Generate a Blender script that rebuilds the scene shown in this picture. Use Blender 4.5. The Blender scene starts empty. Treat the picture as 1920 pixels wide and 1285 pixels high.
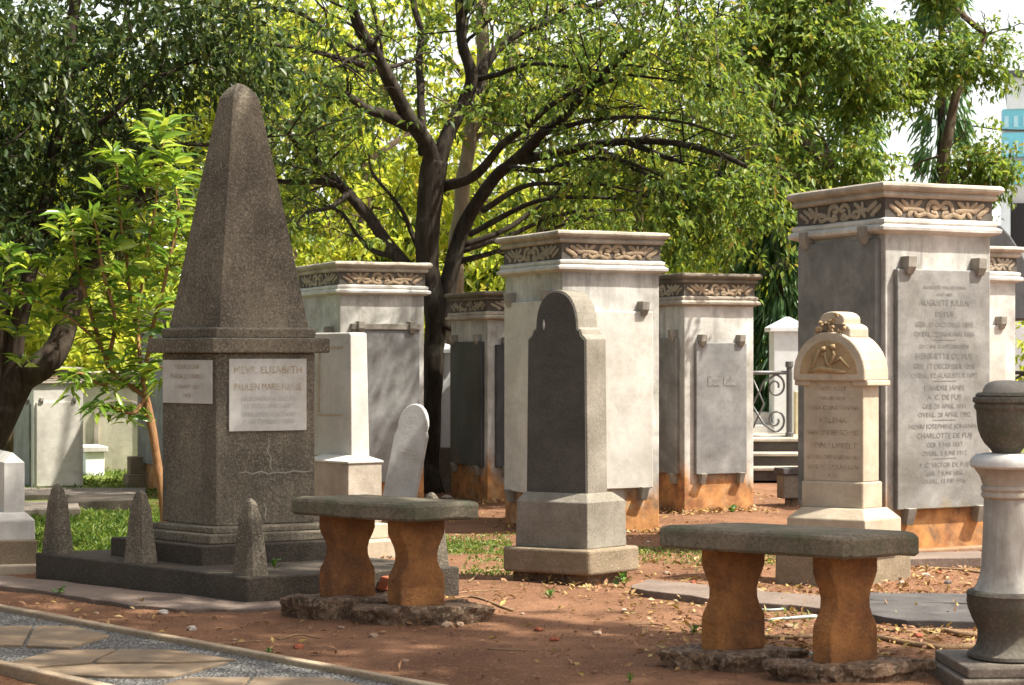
import bpy, bmesh, math, random
import numpy as np
from mathutils import Vector, Matrix

scene = bpy.context.scene
COL = scene.collection
rad = math.radians
random.seed(7)

# ------------------------------------------------------------ camera, sky, sun, exposure
F = 3400.0      # focal length in pixels of the 1920 px wide photograph
H = 1.35        # eye height
YH = 664.0      # horizon row
cam_d = bpy.data.cameras.new('camera')
cam = bpy.data.objects.new('camera', cam_d)
COL.objects.link(cam)
cam.location = (0, 0, H)
cam.rotation_euler = (rad(90), 0, 0)
cam_d.sensor_width = 36
cam_d.lens = F / 1920 * 36
cam_d.shift_y = (YH - 642.5) / 1920
cam_d.clip_end = 2000
cam_d.dof.use_dof = True
cam_d.dof.focus_distance = 10.6
cam_d.dof.aperture_fstop = 8.0
scene.camera = cam

SUN_EL = rad(58)
SUN_V = Vector((0.96, -0.24, 0)).normalized()
SDIR = Vector((SUN_V.x * math.cos(SUN_EL), SUN_V.y * math.cos(SUN_EL), math.sin(SUN_EL)))
world = bpy.data.worlds.new('World')
scene.world = world
world.use_nodes = True
wn = world.node_tree
wn.nodes.clear()
sky = wn.nodes.new('ShaderNodeTexSky')
sky.sky_type = 'NISHITA'
sky.sun_disc = False
sky.sun_elevation = SUN_EL
sky.sun_rotation = math.atan2(SUN_V.x, SUN_V.y)
sky.dust_density = 6.0
sky.air_density = 1.0
sky.ozone_density = 0.6
bg = wn.nodes.new('ShaderNodeBackground')
bg.inputs['Strength'].default_value = 0.095
wo = wn.nodes.new('ShaderNodeOutputWorld')
# thin white haze that thickens towards the horizon
wtc = wn.nodes.new('ShaderNodeTexCoord'); wsp = wn.nodes.new('ShaderNodeSeparateXYZ')
wmr = wn.nodes.new('ShaderNodeMapRange'); wmr.inputs[1].default_value = 0.0; wmr.inputs[2].default_value = 0.55
wmr.inputs[3].default_value = 1.0; wmr.inputs[4].default_value = 0.15
wmx = wn.nodes.new('ShaderNodeMix'); wmx.data_type = 'RGBA'
wmx.inputs[7].default_value = (6.4, 6.7, 6.4, 1)
wn.links.new(wtc.outputs['Generated'], wsp.inputs[0]); wn.links.new(wsp.outputs[2], wmr.inputs[0])
wn.links.new(wmr.outputs[0], wmx.inputs[0]); wn.links.new(sky.outputs[0], wmx.inputs[6])
wn.links.new(wmx.outputs[2], bg.inputs[0])
wn.links.new(bg.outputs[0], wo.inputs[0])

sun_d = bpy.data.lights.new('sun', 'SUN')
sun_d.energy = 4.3
sun_d.angle = rad(0.9)
sun_d.color = (1.0, 0.965, 0.86)
sun = bpy.data.objects.new('sun', sun_d)
COL.objects.link(sun)
sun.rotation_euler = SDIR.to_track_quat('Z', 'Y').to_euler()

scene.view_settings.view_transform = 'Standard'
scene.view_settings.look = 'None'
scene.view_settings.exposure = 1.4
scene.view_settings.gamma = 1.0
scene.cycles.max_bounces = 7
scene.cycles.transparent_max_bounces = 4
scene.cycles.caustics_reflective = False
scene.cycles.caustics_refractive = False

# ------------------------------------------------------------ helpers
def P(px, py, d):
    return Vector(((px - 960) / F * d, d, H - (py - YH) / F * d))

def G(px, py, z=0.0):
    d = F * (H - z) / (py - YH)
    return Vector(((px - 960) / F * d, d, z))

def tag(o, label=None, cat=None, group=None, kind=None):
    if label: o['label'] = label
    if cat: o['category'] = cat
    if group: o['group'] = group
    if kind: o['kind'] = kind
    return o

def thing(name, label, cat, loc=(0, 0, 0), group=None):
    o = bpy.data.objects.new(name, None)
    COL.objects.link(o)
    o.location = loc
    o.empty_display_size = 0.1
    return tag(o, label, cat, group)

class MB:
    """collects polygons in world space"""
    def __init__(s):
        s.v = []; s.f = []
    def add(s, verts, faces):
        n = len(s.v)
        s.v += [tuple(q) for q in verts]
        s.f += [tuple(i + n for i in f) for f in faces]
    def loft(s, rings, cap0=True, cap1=True):
        n = len(rings[0]); k = len(s.v)
        for r in rings: s.v += [tuple(q) for q in r]
        for i in range(len(rings) - 1):
            a = k + i * n; b = a + n
            for j in range(n):
                j2 = (j + 1) % n
                s.f.append((a + j, a + j2, b + j2, b + j))
        if cap0: s.f.append(tuple(k + j for j in reversed(range(n))))
        if cap1: s.f.append(tuple(k + (len(rings) - 1) * n + j for j in range(n)))
    def tube(s, pts, radii, n=6, sx=None):
        pts = [Vector(p) for p in pts]
        if not hasattr(radii, '__len__'): radii = [radii] * len(pts)
        rings = []
        ref = Vector((0.31, 0.2, 0.93))
        for i, p in enumerate(pts):
            t = (pts[min(i + 1, len(pts) - 1)] - pts[max(i - 1, 0)])
            if t.length < 1e-9: t = Vector((0, 0, 1))
            t.normalize()
            if sx is not None: u = Vector(sx)
            else: u = ref - t * ref.dot(t)
            if u.length < 1e-3: u = Vector((1, 0, 0))
            u.normalize(); ref = u if sx is None else ref
            w = t.cross(u).normalized()
            r = radii[i]
            fl = 0.28 if sx is not None else 1.0
            rings.append([p + u * (r * fl * math.cos(2 * math.pi * j / n)) + w * (r * math.sin(2 * math.pi * j / n)) for j in range(n)])
        s.loft(rings)
    def obj(s, name, mat, parent=None, smooth=False, bevel=0, seg=2, loc=None, rough=0, sub=0):
        me = bpy.data.meshes.new(name)
        o = bpy.data.objects.new(name, me)
        COL.objects.link(o)
        off = Vector(loc) if loc is not None else (Vector(parent['_w']) if parent is not None and '_w' in parent else (Vector(parent.location) if parent is not None else Vector((0, 0, 0))))
        V = [tuple(Vector(q) - off) for q in s.v]
        me.from_pydata(V, [], s.f)
        me.materials.append(mat)
        bm = bmesh.new(); bm.from_mesh(me)
        bmesh.ops.remove_doubles(bm, verts=bm.verts, dist=1e-6)
        bmesh.ops.recalc_face_normals(bm, faces=bm.faces)
        if sub:
            bmesh.ops.subdivide_edges(bm, edges=bm.edges, cuts=sub, use_grid_fill=True)
        if rough:
            from mathutils import noise
            for v in bm.verts:
                w = v.co * 9 + off
                n_ = noise.noise_vector(w) * rough + noise.noise_vector(w * 3.1) * rough * 0.4
                v.co += n_
        bm.to_mesh(me); bm.free()
        if smooth:
            for p in me.polygons: p.use_smooth = True
        if bevel:
            m = o.modifiers.new('bevel', 'BEVEL'); m.width = bevel; m.segments = seg
            m.limit_method = 'ANGLE'; m.angle_limit = rad(35); m.harden_normals = False
        if parent is None:
            o.location = off
        elif parent.type == 'MESH':
            o.parent = parent
        else:
            o.parent = parent
        return o

class Frame:
    """plan frame standing on its near corner: R runs to the right and back, L to the left and back"""
    def __init__(s, C, a, b):
        s.C = Vector((C[0], C[1], 0)); s.a = rad(a); s.b = rad(b)
        s.R = Vector((math.cos(s.a), math.sin(s.a), 0))
        s.L = Vector((-math.cos(s.b), math.sin(s.b), 0))
        sn = math.sin(math.pi - s.a - s.b)
        s.sn = sn
        s.nR = Vector((s.R.y, -s.R.x, 0))      # outward normal of the R face
        s.nL = Vector((-s.L.y, s.L.x, 0))
        if s.nL.dot(s.R) > 0: s.nL = -s.nL
        if s.nR.dot(s.L) > 0: s.nR = -s.nR
    def pt(s, u, v, z=0.0):
        q = s.C + s.R * u + s.L * v
        return Vector((q.x, q.y, z))
    def rect(s, u0, u1, v0, v1, z):
        return [s.pt(u0, v0, z), s.pt(u1, v0, z), s.pt(u1, v1, z), s.pt(u0, v1, z)]
    def box(s, mb, u0, u1, v0, v1, z0, z1):
        mb.loft([s.rect(u0, u1, v0, v1, z0), s.rect(u0, u1, v0, v1, z1)])
    def off(s, w, v, e, z):
        e = e / s.sn
        return s.rect(-e, w + e, -e, v + e, z)
    def wv(s, xl, xr):
        """lengths so that the two ends appear at photo columns xl, xr"""
        x0, d = s.C.x, s.C.y
        out = []
        kr = (xr - 960) / F
        w = (kr * d - x0) / (math.cos(s.a) - kr * math.sin(s.a))
        kl = (xl - 960) / F
        v = (x0 - kl * d) / (math.cos(s.b) + kl * math.sin(s.b))
        return w, v

def zat(py, d): return H - (py - YH) * d / F

# ------------------------------------------------------------ materials
def nt(name):
    m = bpy.data.materials.new(name); m.use_nodes = True
    t = m.node_tree
    b = t.nodes['Principled BSDF']
    return m, t, b

def N(t, typ, **kw):
    n = t.nodes.new(typ)
    for k, v in kw.items():
        if k.startswith('i_'):
            n.inputs[k[2:].replace('_', ' ')].default_value = v
        else: setattr(n, k, v)
    return n

def mixc(t, fac, a, b, mode='MIX'):
    n = t.nodes.new('ShaderNodeMix'); n.data_type = 'RGBA'; n.blend_type = mode
    for sock, val in ((n.inputs[0], fac), (n.inputs[6], a), (n.inputs[7], b)):
        if isinstance(val, (int, float)): sock.default_value = val
        elif isinstance(val, tuple): sock.default_value = (*val[:3], 1)
        else: t.links.new(val, sock)
    return n.outputs[2]

def ramp(t, fac, p0, p1, lo=0.0, hi=1.0):
    n = t.nodes.new('ShaderNodeMapRange'); n.clamp = True
    n.inputs[1].default_value = p0; n.inputs[2].default_value = p1
    n.inputs[3].default_value = lo; n.inputs[4].default_value = hi
    t.links.new(fac, n.inputs[0]); return n.outputs[0]

def mul(t, a, b, op='MULTIPLY'):
    n = t.nodes.new('ShaderNodeMath'); n.operation = op
    for s_, v in ((n.inputs[0], a), (n.inputs[1], b)):
        if isinstance(v, (int, float)): s_.default_value = v
        else: t.links.new(v, s_)
    return n.outputs[0]

def noise(t, vec, scale, detail=4, rough=0.6, dist=0.0):
    n = t.nodes.new('ShaderNodeTexNoise'); n.inputs['Scale'].default_value = scale
    n.inputs['Detail'].default_value = detail; n.inputs['Roughness'].default_value = rough
    n.inputs['Distortion'].default_value = dist
    t.links.new(vec, n.inputs['Vector']); return n.outputs[0]

def mapping(t, vec, sc):
    n = t.nodes.new('ShaderNodeMapping'); n.inputs['Scale'].default_value = sc
    t.links.new(vec, n.inputs[0]); return n.outputs[0]

def stone(name, c1, c2, blotch=3.0, speck=0.0, spc=((0.02,) * 3, (0.5,) * 3), spscale=140, streak=0.0, stc=(0.12, 0.11, 0.1),
          rust=None, rustc=(0.36, 0.13, 0.03), rough=0.85, grime=0.5, bump=0.4, bscale=60, moss=0.0, mossc=(0.07, 0.09, 0.03), topdark=None):
    m, t, b = nt(name)
    tc = N(t, 'ShaderNodeNewGeometry').outputs['Position']
    n1 = noise(t, tc, blotch, 6, 0.62)
    col = mixc(t, ramp(t, n1, 0.34, 0.66), c1, c2)
    n2 = noise(t, tc, blotch * 6, 5, 0.7)
    col = mixc(t, ramp(t, n2, 0.45, 0.75, 0, 0.35), col, tuple(x * 0.55 for x in c1))
    if speck:
        n3 = noise(t, tc, spscale, 2, 0.5)
        col = mixc(t, ramp(t, n3, 0.53, 0.60, 0, speck), col, spc[1])
        n4 = noise(t, tc, spscale * 0.8, 2, 0.5, 0.3)
        col = mixc(t, ramp(t, n4, 0.55, 0.62, 0, speck), col, spc[0])
    if grime:
        ng = noise(t, tc, 2.3, 7, 0.68, 0.6); nh = noise(t, tc, 22, 5, 0.75)
        gf = mul(t, ramp(t, ng, 0.42, 0.72), ramp(t, nh, 0.3, 0.62, 0.35, 1))
        col = mixc(t, mul(t, gf, grime), col, tuple(x * q for x, q in zip(c2, (0.42, 0.36, 0.28))))
    if streak:
        sv = mapping(t, tc, (4.5, 4.5, 0.55))
        n5 = noise(t, sv, 1.5, 8, 0.72, 0.25)
        n6 = noise(t, tc, 1.7, 3, 0.5)
        f = mul(t, ramp(t, n5, 0.45, 0.72), ramp(t, n6, 0.35, 0.62, 0.25, 1))
        col = mixc(t, mul(t, f, streak), col, stc)
    sep = N(t, 'ShaderNodeSeparateXYZ'); t.links.new(tc, sep.inputs[0])
    if topdark:   # soot washed down from the cornice: (height where it ends, height where it is full)
        zz = mul(t, sep.outputs[2], mul(t, noise(t, mapping(t, tc, (14, 14, 1)), 1, 3), 0.5), 'ADD')
        col = mixc(t, mul(t, ramp(t, zz, topdark[0] + 0.25, topdark[1] + 0.25), topdark[2]), col, stc)
    if moss:
        n7 = noise(t, tc, 5, 6, 0.7)
        col = mixc(t, ramp(t, n7, 0.48, 0.62, 0, moss), col, mossc)
    if rust:
        nz = noise(t, mapping(t, tc, (3, 3, 1.2)), 2.2, 5, 0.65)
        zz = mul(t, sep.outputs[2], mul(t, mul(t, nz, 0.5, 'SUBTRACT'), rust * 1.6), 'ADD')
        nr = noise(t, tc, 7, 5, 0.6)
        rc = mixc(t, ramp(t, nr, 0.38, 0.66), tuple(x * 0.6 for x in rustc), tuple(min(1, x * q) for x, q in zip(rustc, (1.5, 1.9, 2.4))))
        np_ = noise(t, tc, 5, 6, 0.7, 0.8)
        rc = mixc(t, ramp(t, np_, 0.56, 0.66, 0, 0.7), rc, (0.42, 0.30, 0.16))
        rc = mixc(t, ramp(t, noise(t, tc, 3.1, 6, 0.7, 1.0), 0.52, 0.66, 0, 0.75), rc, (0.075, 0.055, 0.04))
        zz = mul(t, zz, mul(t, mul(t, noise(t, mapping(t, tc, (1.2, 1.2, 0)), 1.3, 2), 0.5, 'SUBTRACT'), rust * 2.0), 'ADD')
        col = mixc(t, ramp(t, zz, rust * 0.7, rust * 1.2, 0.93, 0.0), col, rc)
    t.links.new(col, b.inputs['Base Color'])
    b.inputs['Roughness'].default_value = rough
    if 'Specular IOR Level' in b.inputs: b.inputs['Specular IOR Level'].default_value = 0.3
    bn = noise(t, tc, bscale, 5, 0.7)
    bn2 = noise(t, tc, bscale / 7, 4, 0.6)
    bb = mul(t, bn, mul(t, bn2, 2.0), 'ADD')
    bp = N(t, 'ShaderNodeBump'); bp.inputs['Strength'].default_value = bump; bp.inputs['Distance'].default_value = 0.006
    t.links.new(bb, bp.inputs['Height']); t.links.new(bp.outputs[0], b.inputs['Normal'])
    return m

M = {}
M['granite'] = stone('granite', (0.215, 0.182, 0.132), (0.095, 0.082, 0.062), 2.2, 0.42, ((0.035, 0.03, 0.022), (0.40, 0.33, 0.24)), 85, 0.8, (0.06, 0.05, 0.04), bump=0.8, bscale=90)
M['granite_dark'] = stone('granite_dark', (0.078, 0.06, 0.045), (0.045, 0.036, 0.028), 2.0, 0.4, ((0.02, 0.018, 0.016), (0.17, 0.14, 0.105)), 120, 0.4, (0.04, 0.035, 0.03), bump=0.8, bscale=90, moss=0.06)
M['marble'] = stone('marble', (0.68, 0.66, 0.61), (0.36, 0.345, 0.315), 2.6, 0, streak=0.9, stc=(0.17, 0.16, 0.14), grime=0.75, rust=0.36, bump=0.25)
M['marble_plain'] = stone('marble_plain', (0.60, 0.57, 0.52), (0.47, 0.45, 0.41), 1.9, 0, streak=0.5, stc=(0.24, 0.22, 0.19), bump=0.25)
M['marble_clean'] = stone('marble_clean', (0.66, 0.64, 0.60), (0.46, 0.44, 0.405), 3.2, 0, streak=0.5, stc=(0.33, 0.29, 0.24), bump=0.2)
M['plaque'] = stone('plaque', (0.62, 0.60, 0.55), (0.50, 0.48, 0.44), 4, 0, streak=0.25, stc=(0.3, 0.25, 0.18), bump=0.1, rough=0.6)
M['cornice'] = stone('cornice', (0.52, 0.45, 0.37), (0.29, 0.25, 0.20), 3.0, 0, streak=0.5, stc=(0.12, 0.10, 0.085), bump=0.4)
M['cornice_dark'] = stone('cornice_dark', (0.22, 0.18, 0.13), (0.11, 0.09, 0.07), 4, 0, streak=0.6, stc=(0.05, 0.045, 0.04), bump=0.5)
M['frieze_back'] = stone('frieze_back', (0.075, 0.065, 0.055), (0.12, 0.10, 0.08), 7, 0, bump=0.3)
M['scroll'] = stone('scroll', (0.38, 0.28, 0.18), (0.23, 0.17, 0.115), 9, 0, bump=0.5, grime=0.6)
M['scroll_grey'] = stone('scroll_grey', (0.38, 0.31, 0.23), (0.25, 0.205, 0.15), 9, 0, bump=0.5, grime=0.5)
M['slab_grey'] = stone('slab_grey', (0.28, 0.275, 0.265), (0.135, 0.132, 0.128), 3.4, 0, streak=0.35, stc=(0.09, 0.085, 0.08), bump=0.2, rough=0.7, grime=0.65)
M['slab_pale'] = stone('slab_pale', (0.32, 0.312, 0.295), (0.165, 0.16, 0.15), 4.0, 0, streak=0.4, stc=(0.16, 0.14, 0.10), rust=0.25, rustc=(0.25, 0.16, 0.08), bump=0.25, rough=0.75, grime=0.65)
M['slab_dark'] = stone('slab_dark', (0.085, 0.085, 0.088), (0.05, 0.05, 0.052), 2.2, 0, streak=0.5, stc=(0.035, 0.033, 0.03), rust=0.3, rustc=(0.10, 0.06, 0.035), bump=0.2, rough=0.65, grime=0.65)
M['slab_palest'] = stone('slab_palest', (0.63, 0.59, 0.53), (0.47, 0.44, 0.395), 2.4, 0, streak=0.2, stc=(0.36, 0.30, 0.24), bump=0.15, grime=0.65)  # lightest of the panel stones, a warm off-white
M['clamp'] = stone('clamp', (0.36, 0.33, 0.28), (0.22, 0.20, 0.17), 9, 0, streak=0.3, bump=0.5)
M['basalt'] = stone('basalt', (0.105, 0.097, 0.082), (0.07, 0.065, 0.055), 3, 0.25, ((0.02, 0.02, 0.02), (0.16, 0.14, 0.12)), 120, 0.15, (0.03, 0.028, 0.026), bump=0.35)
M['headstone_grey'] = stone('headstone_grey', (0.29, 0.262, 0.215), (0.17, 0.152, 0.12), 4, 0.3, ((0.13, 0.11, 0.09), (0.42, 0.37, 0.3)), 130, 0.4, (0.15, 0.12, 0.08), bump=0.4)
M['sandstone'] = stone('sandstone', (0.28, 0.21, 0.14), (0.18, 0.135, 0.09), 3, 0.3, ((0.16, 0.12, 0.08), (0.5, 0.42, 0.33)), 120, 0.5, (0.16, 0.12, 0.07), bump=0.5, moss=0.3, mossc=(0.14, 0.13, 0.06))
M['cream'] = stone('cream', (0.53, 0.45, 0.34), (0.37, 0.31, 0.235), 3.5, 0, streak=0.5, stc=(0.34, 0.25, 0.15), bump=0.3)
M['cream_dirty'] = stone('cream_dirty', (0.45, 0.33, 0.18), (0.32, 0.22, 0.12), 8, 0, streak=0.3, stc=(0.2, 0.14, 0.08), bump=0.6)
M['bench'] = stone('bench', (0.22, 0.18, 0.125), (0.12, 0.105, 0.075), 5, 0.4, ((0.05, 0.04, 0.03), (0.3, 0.25, 0.17)), 80, 0.3, (0.06, 0.05, 0.035), bump=1.0, bscale=40, moss=0.55, mossc=(0.095, 0.105, 0.055))
M['bench_leg'] = stone('bench_leg', (0.36, 0.155, 0.045), (0.17, 0.065, 0.025), 5, 0.2, ((0.06, 0.03, 0.015), (0.4, 0.22, 0.1)), 90, 0.5, (0.06, 0.03, 0.016), bump=0.9, grime=0.9, moss=0.25, mossc=(0.07, 0.045, 0.025))
M['rubble'] = stone('rubble', (0.19, 0.115, 0.068), (0.08, 0.05, 0.03), 8, 0.6, ((0.03, 0.02, 0.015), (0.3, 0.22, 0.15)), 45, 0, bump=1.0, bscale=35)
M['old_concrete'] = stone('old_concrete', (0.20, 0.165, 0.13), (0.12, 0.098, 0.078), 3, 0.3, ((0.07, 0.06, 0.05), (0.35, 0.3, 0.25)), 90, 0.2, bump=0.6)
M['white_paint'] = stone('white_paint', (0.80, 0.80, 0.80), (0.74, 0.74, 0.75), 2, 0, grime=0.1, streak=0.1, stc=(0.5, 0.5, 0.48), bump=0.1)
M['yellow_wall'] = stone('yellow_wall', (0.75, 0.66, 0.42), (0.68, 0.58, 0.36), 2, 0, streak=0.1, stc=(0.5, 0.4, 0.2), bump=0.1)
M['step_dark'] = stone('step_dark', (0.05, 0.043, 0.04), (0.085, 0.07, 0.06), 4, 0, bump=0.4)
M['urn'] = stone('urn', (0.13, 0.11, 0.085), (0.08, 0.072, 0.06), 5, 0.25, ((0.03, 0.03, 0.025), (0.25, 0.2, 0.15)), 70, 0.4, (0.045, 0.04, 0.035), bump=0.4, moss=0.3)
M['paved_kerb'] = stone('paved_kerb', (0.40, 0.31, 0.21), (0.30, 0.22, 0.14), 5, 0.3, ((0.12, 0.09, 0.06), (0.5, 0.4, 0.3)), 100, bump=0.5)
M['slate'] = stone('slate', (0.10, 0.09, 0.085), (0.05, 0.045, 0.043), 6, 0, bump=0.5)
M['pinkslab'] = stone('pinkslab', (0.21, 0.155, 0.12), (0.135, 0.10, 0.08), 3, 0.2, ((0.1, 0.08, 0.06), (0.4, 0.3, 0.25)), 80, 0.2, bump=0.5)
M['pebble'] = stone('pebble', (0.38, 0.25, 0.17), (0.26, 0.18, 0.12), 9, 0, bump=0.4)
M['pebble_pale'] = stone('pebble_pale', (0.5, 0.45, 0.38), (0.38, 0.33, 0.27), 9, 0, bump=0.4)
M['brick'] = stone('brick', (0.34, 0.10, 0.045), (0.24, 0.07, 0.035), 12, 0, bump=0.8)
M['roof_grey'] = stone('roof_grey', (0.14, 0.14, 0.14), (0.09, 0.09, 0.095), 3, 0, streak=0.5, stc=(0.05, 0.05, 0.05), bump=0.3)
M['facade'] = stone('facade', (0.80, 0.72, 0.69), (0.78, 0.70, 0.66), 0.3, 0, bump=0.05, grime=0)

def flat(name, c, rough=0.6, metal=0.0):
    m, t, b = nt(name)
    tc = N(t, 'ShaderNodeNewGeometry').outputs['Position']
    n1 = noise(t, tc, 12, 4)
    t.links.new(mixc(t, ramp(t, n1, 0.3, 0.7), tuple(x * 0.8 for x in c), c), b.inputs['Base Color'])
    b.inputs['Roughness'].default_value = rough; b.inputs['Metallic'].default_value = metal
    return m
M['iron'] = flat('iron', (0.13, 0.125, 0.12), 0.45, 0.3)
M['iron_dark'] = flat('iron_dark', (0.03, 0.03, 0.03), 0.5, 0.3)
M['gold_letter'] = flat('gold_letter', (0.36, 0.27, 0.13))
M['worn_letter'] = flat('worn_letter', (0.40, 0.375, 0.335))
M['dark_letter'] = flat('dark_letter', (0.20, 0.145, 0.09))
M['grey_letter'] = flat('grey_letter', (0.17, 0.16, 0.145))
def letter(name, stonec, ink):
    m, t, b = nt(name)
    tc = N(t, 'ShaderNodeNewGeometry').outputs['Position']
    n1 = noise(t, tc, 26, 4, 0.7)
    t.links.new(mixc(t, ramp(t, n1, 0.36, 0.62), stonec, ink), b.inputs['Base Color']); b.inputs['Roughness'].default_value = .8
    return m
M['gold_letter'] = letter('gold_letter', (0.50, 0.47, 0.40), (0.33, 0.24, 0.11))
M['worn_letter'] = letter('worn_letter', (0.54, 0.52, 0.48), (0.36, 0.34, 0.31))
M['dark_letter'] = letter('dark_letter', (0.47, 0.37, 0.26), (0.15, 0.11, 0.07))
M['grey_letter'] = letter('grey_letter', (0.21, 0.205, 0.19), (0.115, 0.11, 0.10))
M['crack'] = flat('crack', (0.28, 0.25, 0.2))
M['pipe'] = flat('pipe', (0.33, 0.37, 0.33), 0.5)
M['glass'] = flat('glass', (0.20, 0.60, 0.72), 0.3)
M['glass_pale'] = flat('glass_pale', (0.45, 0.72, 0.80), 0.2)
M['opening'] = flat('opening', (0.02, 0.015, 0.015), 0.8)
M['cable'] = flat('cable', (0.02, 0.02, 0.02), 0.7)

def bark(name, c1, c2, scale=1.0, lichen=0.25):
    m, t, b = nt(name)
    tc = N(t, 'ShaderNodeNewGeometry').outputs['Position']
    v = mapping(t, tc, (14 * scale, 14 * scale, 3 * scale))
    n1 = noise(t, v, 1.5, 6, 0.7, 0.5)
    col = mixc(t, ramp(t, n1, 0.35, 0.65), c1, c2)
    n2 = noise(t, tc, 4, 5, 0.65)
    col = mixc(t, ramp(t, n2, 0.55, 0.68, 0, lichen), col, (0.16, 0.15, 0.11))
    t.links.new(col, b.inputs['Base Color']); b.inputs['Roughness'].default_value = 0.9
    b.inputs['Specular IOR Level'].default_value = 0.15
    bp = N(t, 'ShaderNodeBump'); bp.inputs['Strength'].default_value = 0.8; bp.inputs['Distance'].default_value = 0.015
    t.links.new(n1, bp.inputs['Height']); t.links.new(bp.outputs[0], b.inputs['Normal'])
    return m
M['bark'] = bark('bark', (0.018, 0.013, 0.009), (0.055, 0.04, 0.028))
M['bark_brown'] = bark('bark_brown', (0.05, 0.034, 0.022), (0.13, 0.092, 0.062), 1, 0.4)
M['bark_mid'] = bark('bark_mid', (0.014, 0.011, 0.008), (0.045, 0.034, 0.025), 1, 0.3)
M['bark_pale'] = bark('bark_pale', (0.16, 0.12, 0.08), (0.27, 0.21, 0.15))
M['sapling_bark'] = bark('sapling_bark', (0.22, 0.11, 0.05), (0.34, 0.19, 0.09), 3, 0.1)
M['root'] = bark('root', (0.20, 0.12, 0.065), (0.32, 0.21, 0.12), 3, 0.2)

def leafmat(name, cols, trans=0.45, rough=0.45, tcol=None, spec=0.4):
    m, t, b = nt(name)
    out = t.nodes['Material Output']
    g = N(t, 'ShaderNodeNewGeometry')
    cr = t.nodes.new('ShaderNodeValToRGB')
    el = cr.color_ramp.elements
    for i, (p, c) in enumerate(cols):
        e = el[i] if i < 2 else el.new(p)
        e.position = p; e.color = (*c, 1)
    t.links.new(g.outputs['Random Per Island'], cr.inputs[0])
    t.links.new(cr.outputs[0], b.inputs['Base Color'])
    b.inputs['Roughness'].default_value = rough
    b.inputs['Specular IOR Level'].default_value = spec
    tr = t.nodes.new('ShaderNodeBsdfTranslucent')
    tm = mixc(t, 1.0, cr.outputs[0], tcol or (1.0, 1.0, 0.5), 'MULTIPLY')
    gm = t.nodes.new('ShaderNodeBrightContrast'); gm.inputs['Bright'].default_value = 0.02
    t.links.new(tm, gm.inputs[0])
    t.links.new(gm.outputs[0], tr.inputs[0])
    mx = t.nodes.new('ShaderNodeMixShader'); mx.inputs[0].default_value = trans
    t.links.new(b.outputs[0], mx.inputs[1]); t.links.new(tr.outputs[0], mx.inputs[2])
    t.links.new(mx.outputs[0], out.inputs[0])
    return m
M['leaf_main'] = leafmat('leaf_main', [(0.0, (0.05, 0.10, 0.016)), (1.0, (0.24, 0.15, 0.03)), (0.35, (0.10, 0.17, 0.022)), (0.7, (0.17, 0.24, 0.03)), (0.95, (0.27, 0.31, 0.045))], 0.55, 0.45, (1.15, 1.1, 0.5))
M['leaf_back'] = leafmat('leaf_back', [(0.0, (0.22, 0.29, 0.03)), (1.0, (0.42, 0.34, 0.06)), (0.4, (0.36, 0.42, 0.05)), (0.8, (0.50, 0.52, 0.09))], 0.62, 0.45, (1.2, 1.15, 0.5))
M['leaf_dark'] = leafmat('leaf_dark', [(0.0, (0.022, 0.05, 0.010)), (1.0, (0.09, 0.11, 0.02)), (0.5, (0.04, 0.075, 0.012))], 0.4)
M['leaf_mast'] = leafmat('leaf_mast', [(0.0, (0.05, 0.12, 0.04)), (1.0, (0.17, 0.27, 0.09)), (0.5, (0.09, 0.19, 0.07))], 0.4, 0.3)
M['leaf_young'] = leafmat('leaf_young', [(0.0, (0.07, 0.16, 0.02)), (1.0, (0.48, 0.55, 0.10)), (0.5, (0.20, 0.32, 0.035))], 0.5, 0.28, (1.0, 1.0, 0.35), 0.6)
M['leaf_gloss'] = leafmat('leaf_gloss', [(0.0, (0.04, 0.12, 0.012)), (1.0, (0.13, 0.24, 0.025)), (0.5, (0.07, 0.17, 0.018))], 0.4, 0.25, (1.0, 1.0, 0.35), 0.6)
M['grass'] = leafmat('grass', [(0.0, (0.07, 0.13, 0.02)), (1.0, (0.26, 0.28, 0.07)), (0.6, (0.14, 0.22, 0.03))], 0.45)
M['litter'] = leafmat('litter', [(0.0, (0.20, 0.09, 0.04)), (1.0, (0.42, 0.33, 0.2)), (0.5, (0.30, 0.16, 0.08)), (0.85, (0.38, 0.26, 0.07))], 0.15, 0.7)

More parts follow.
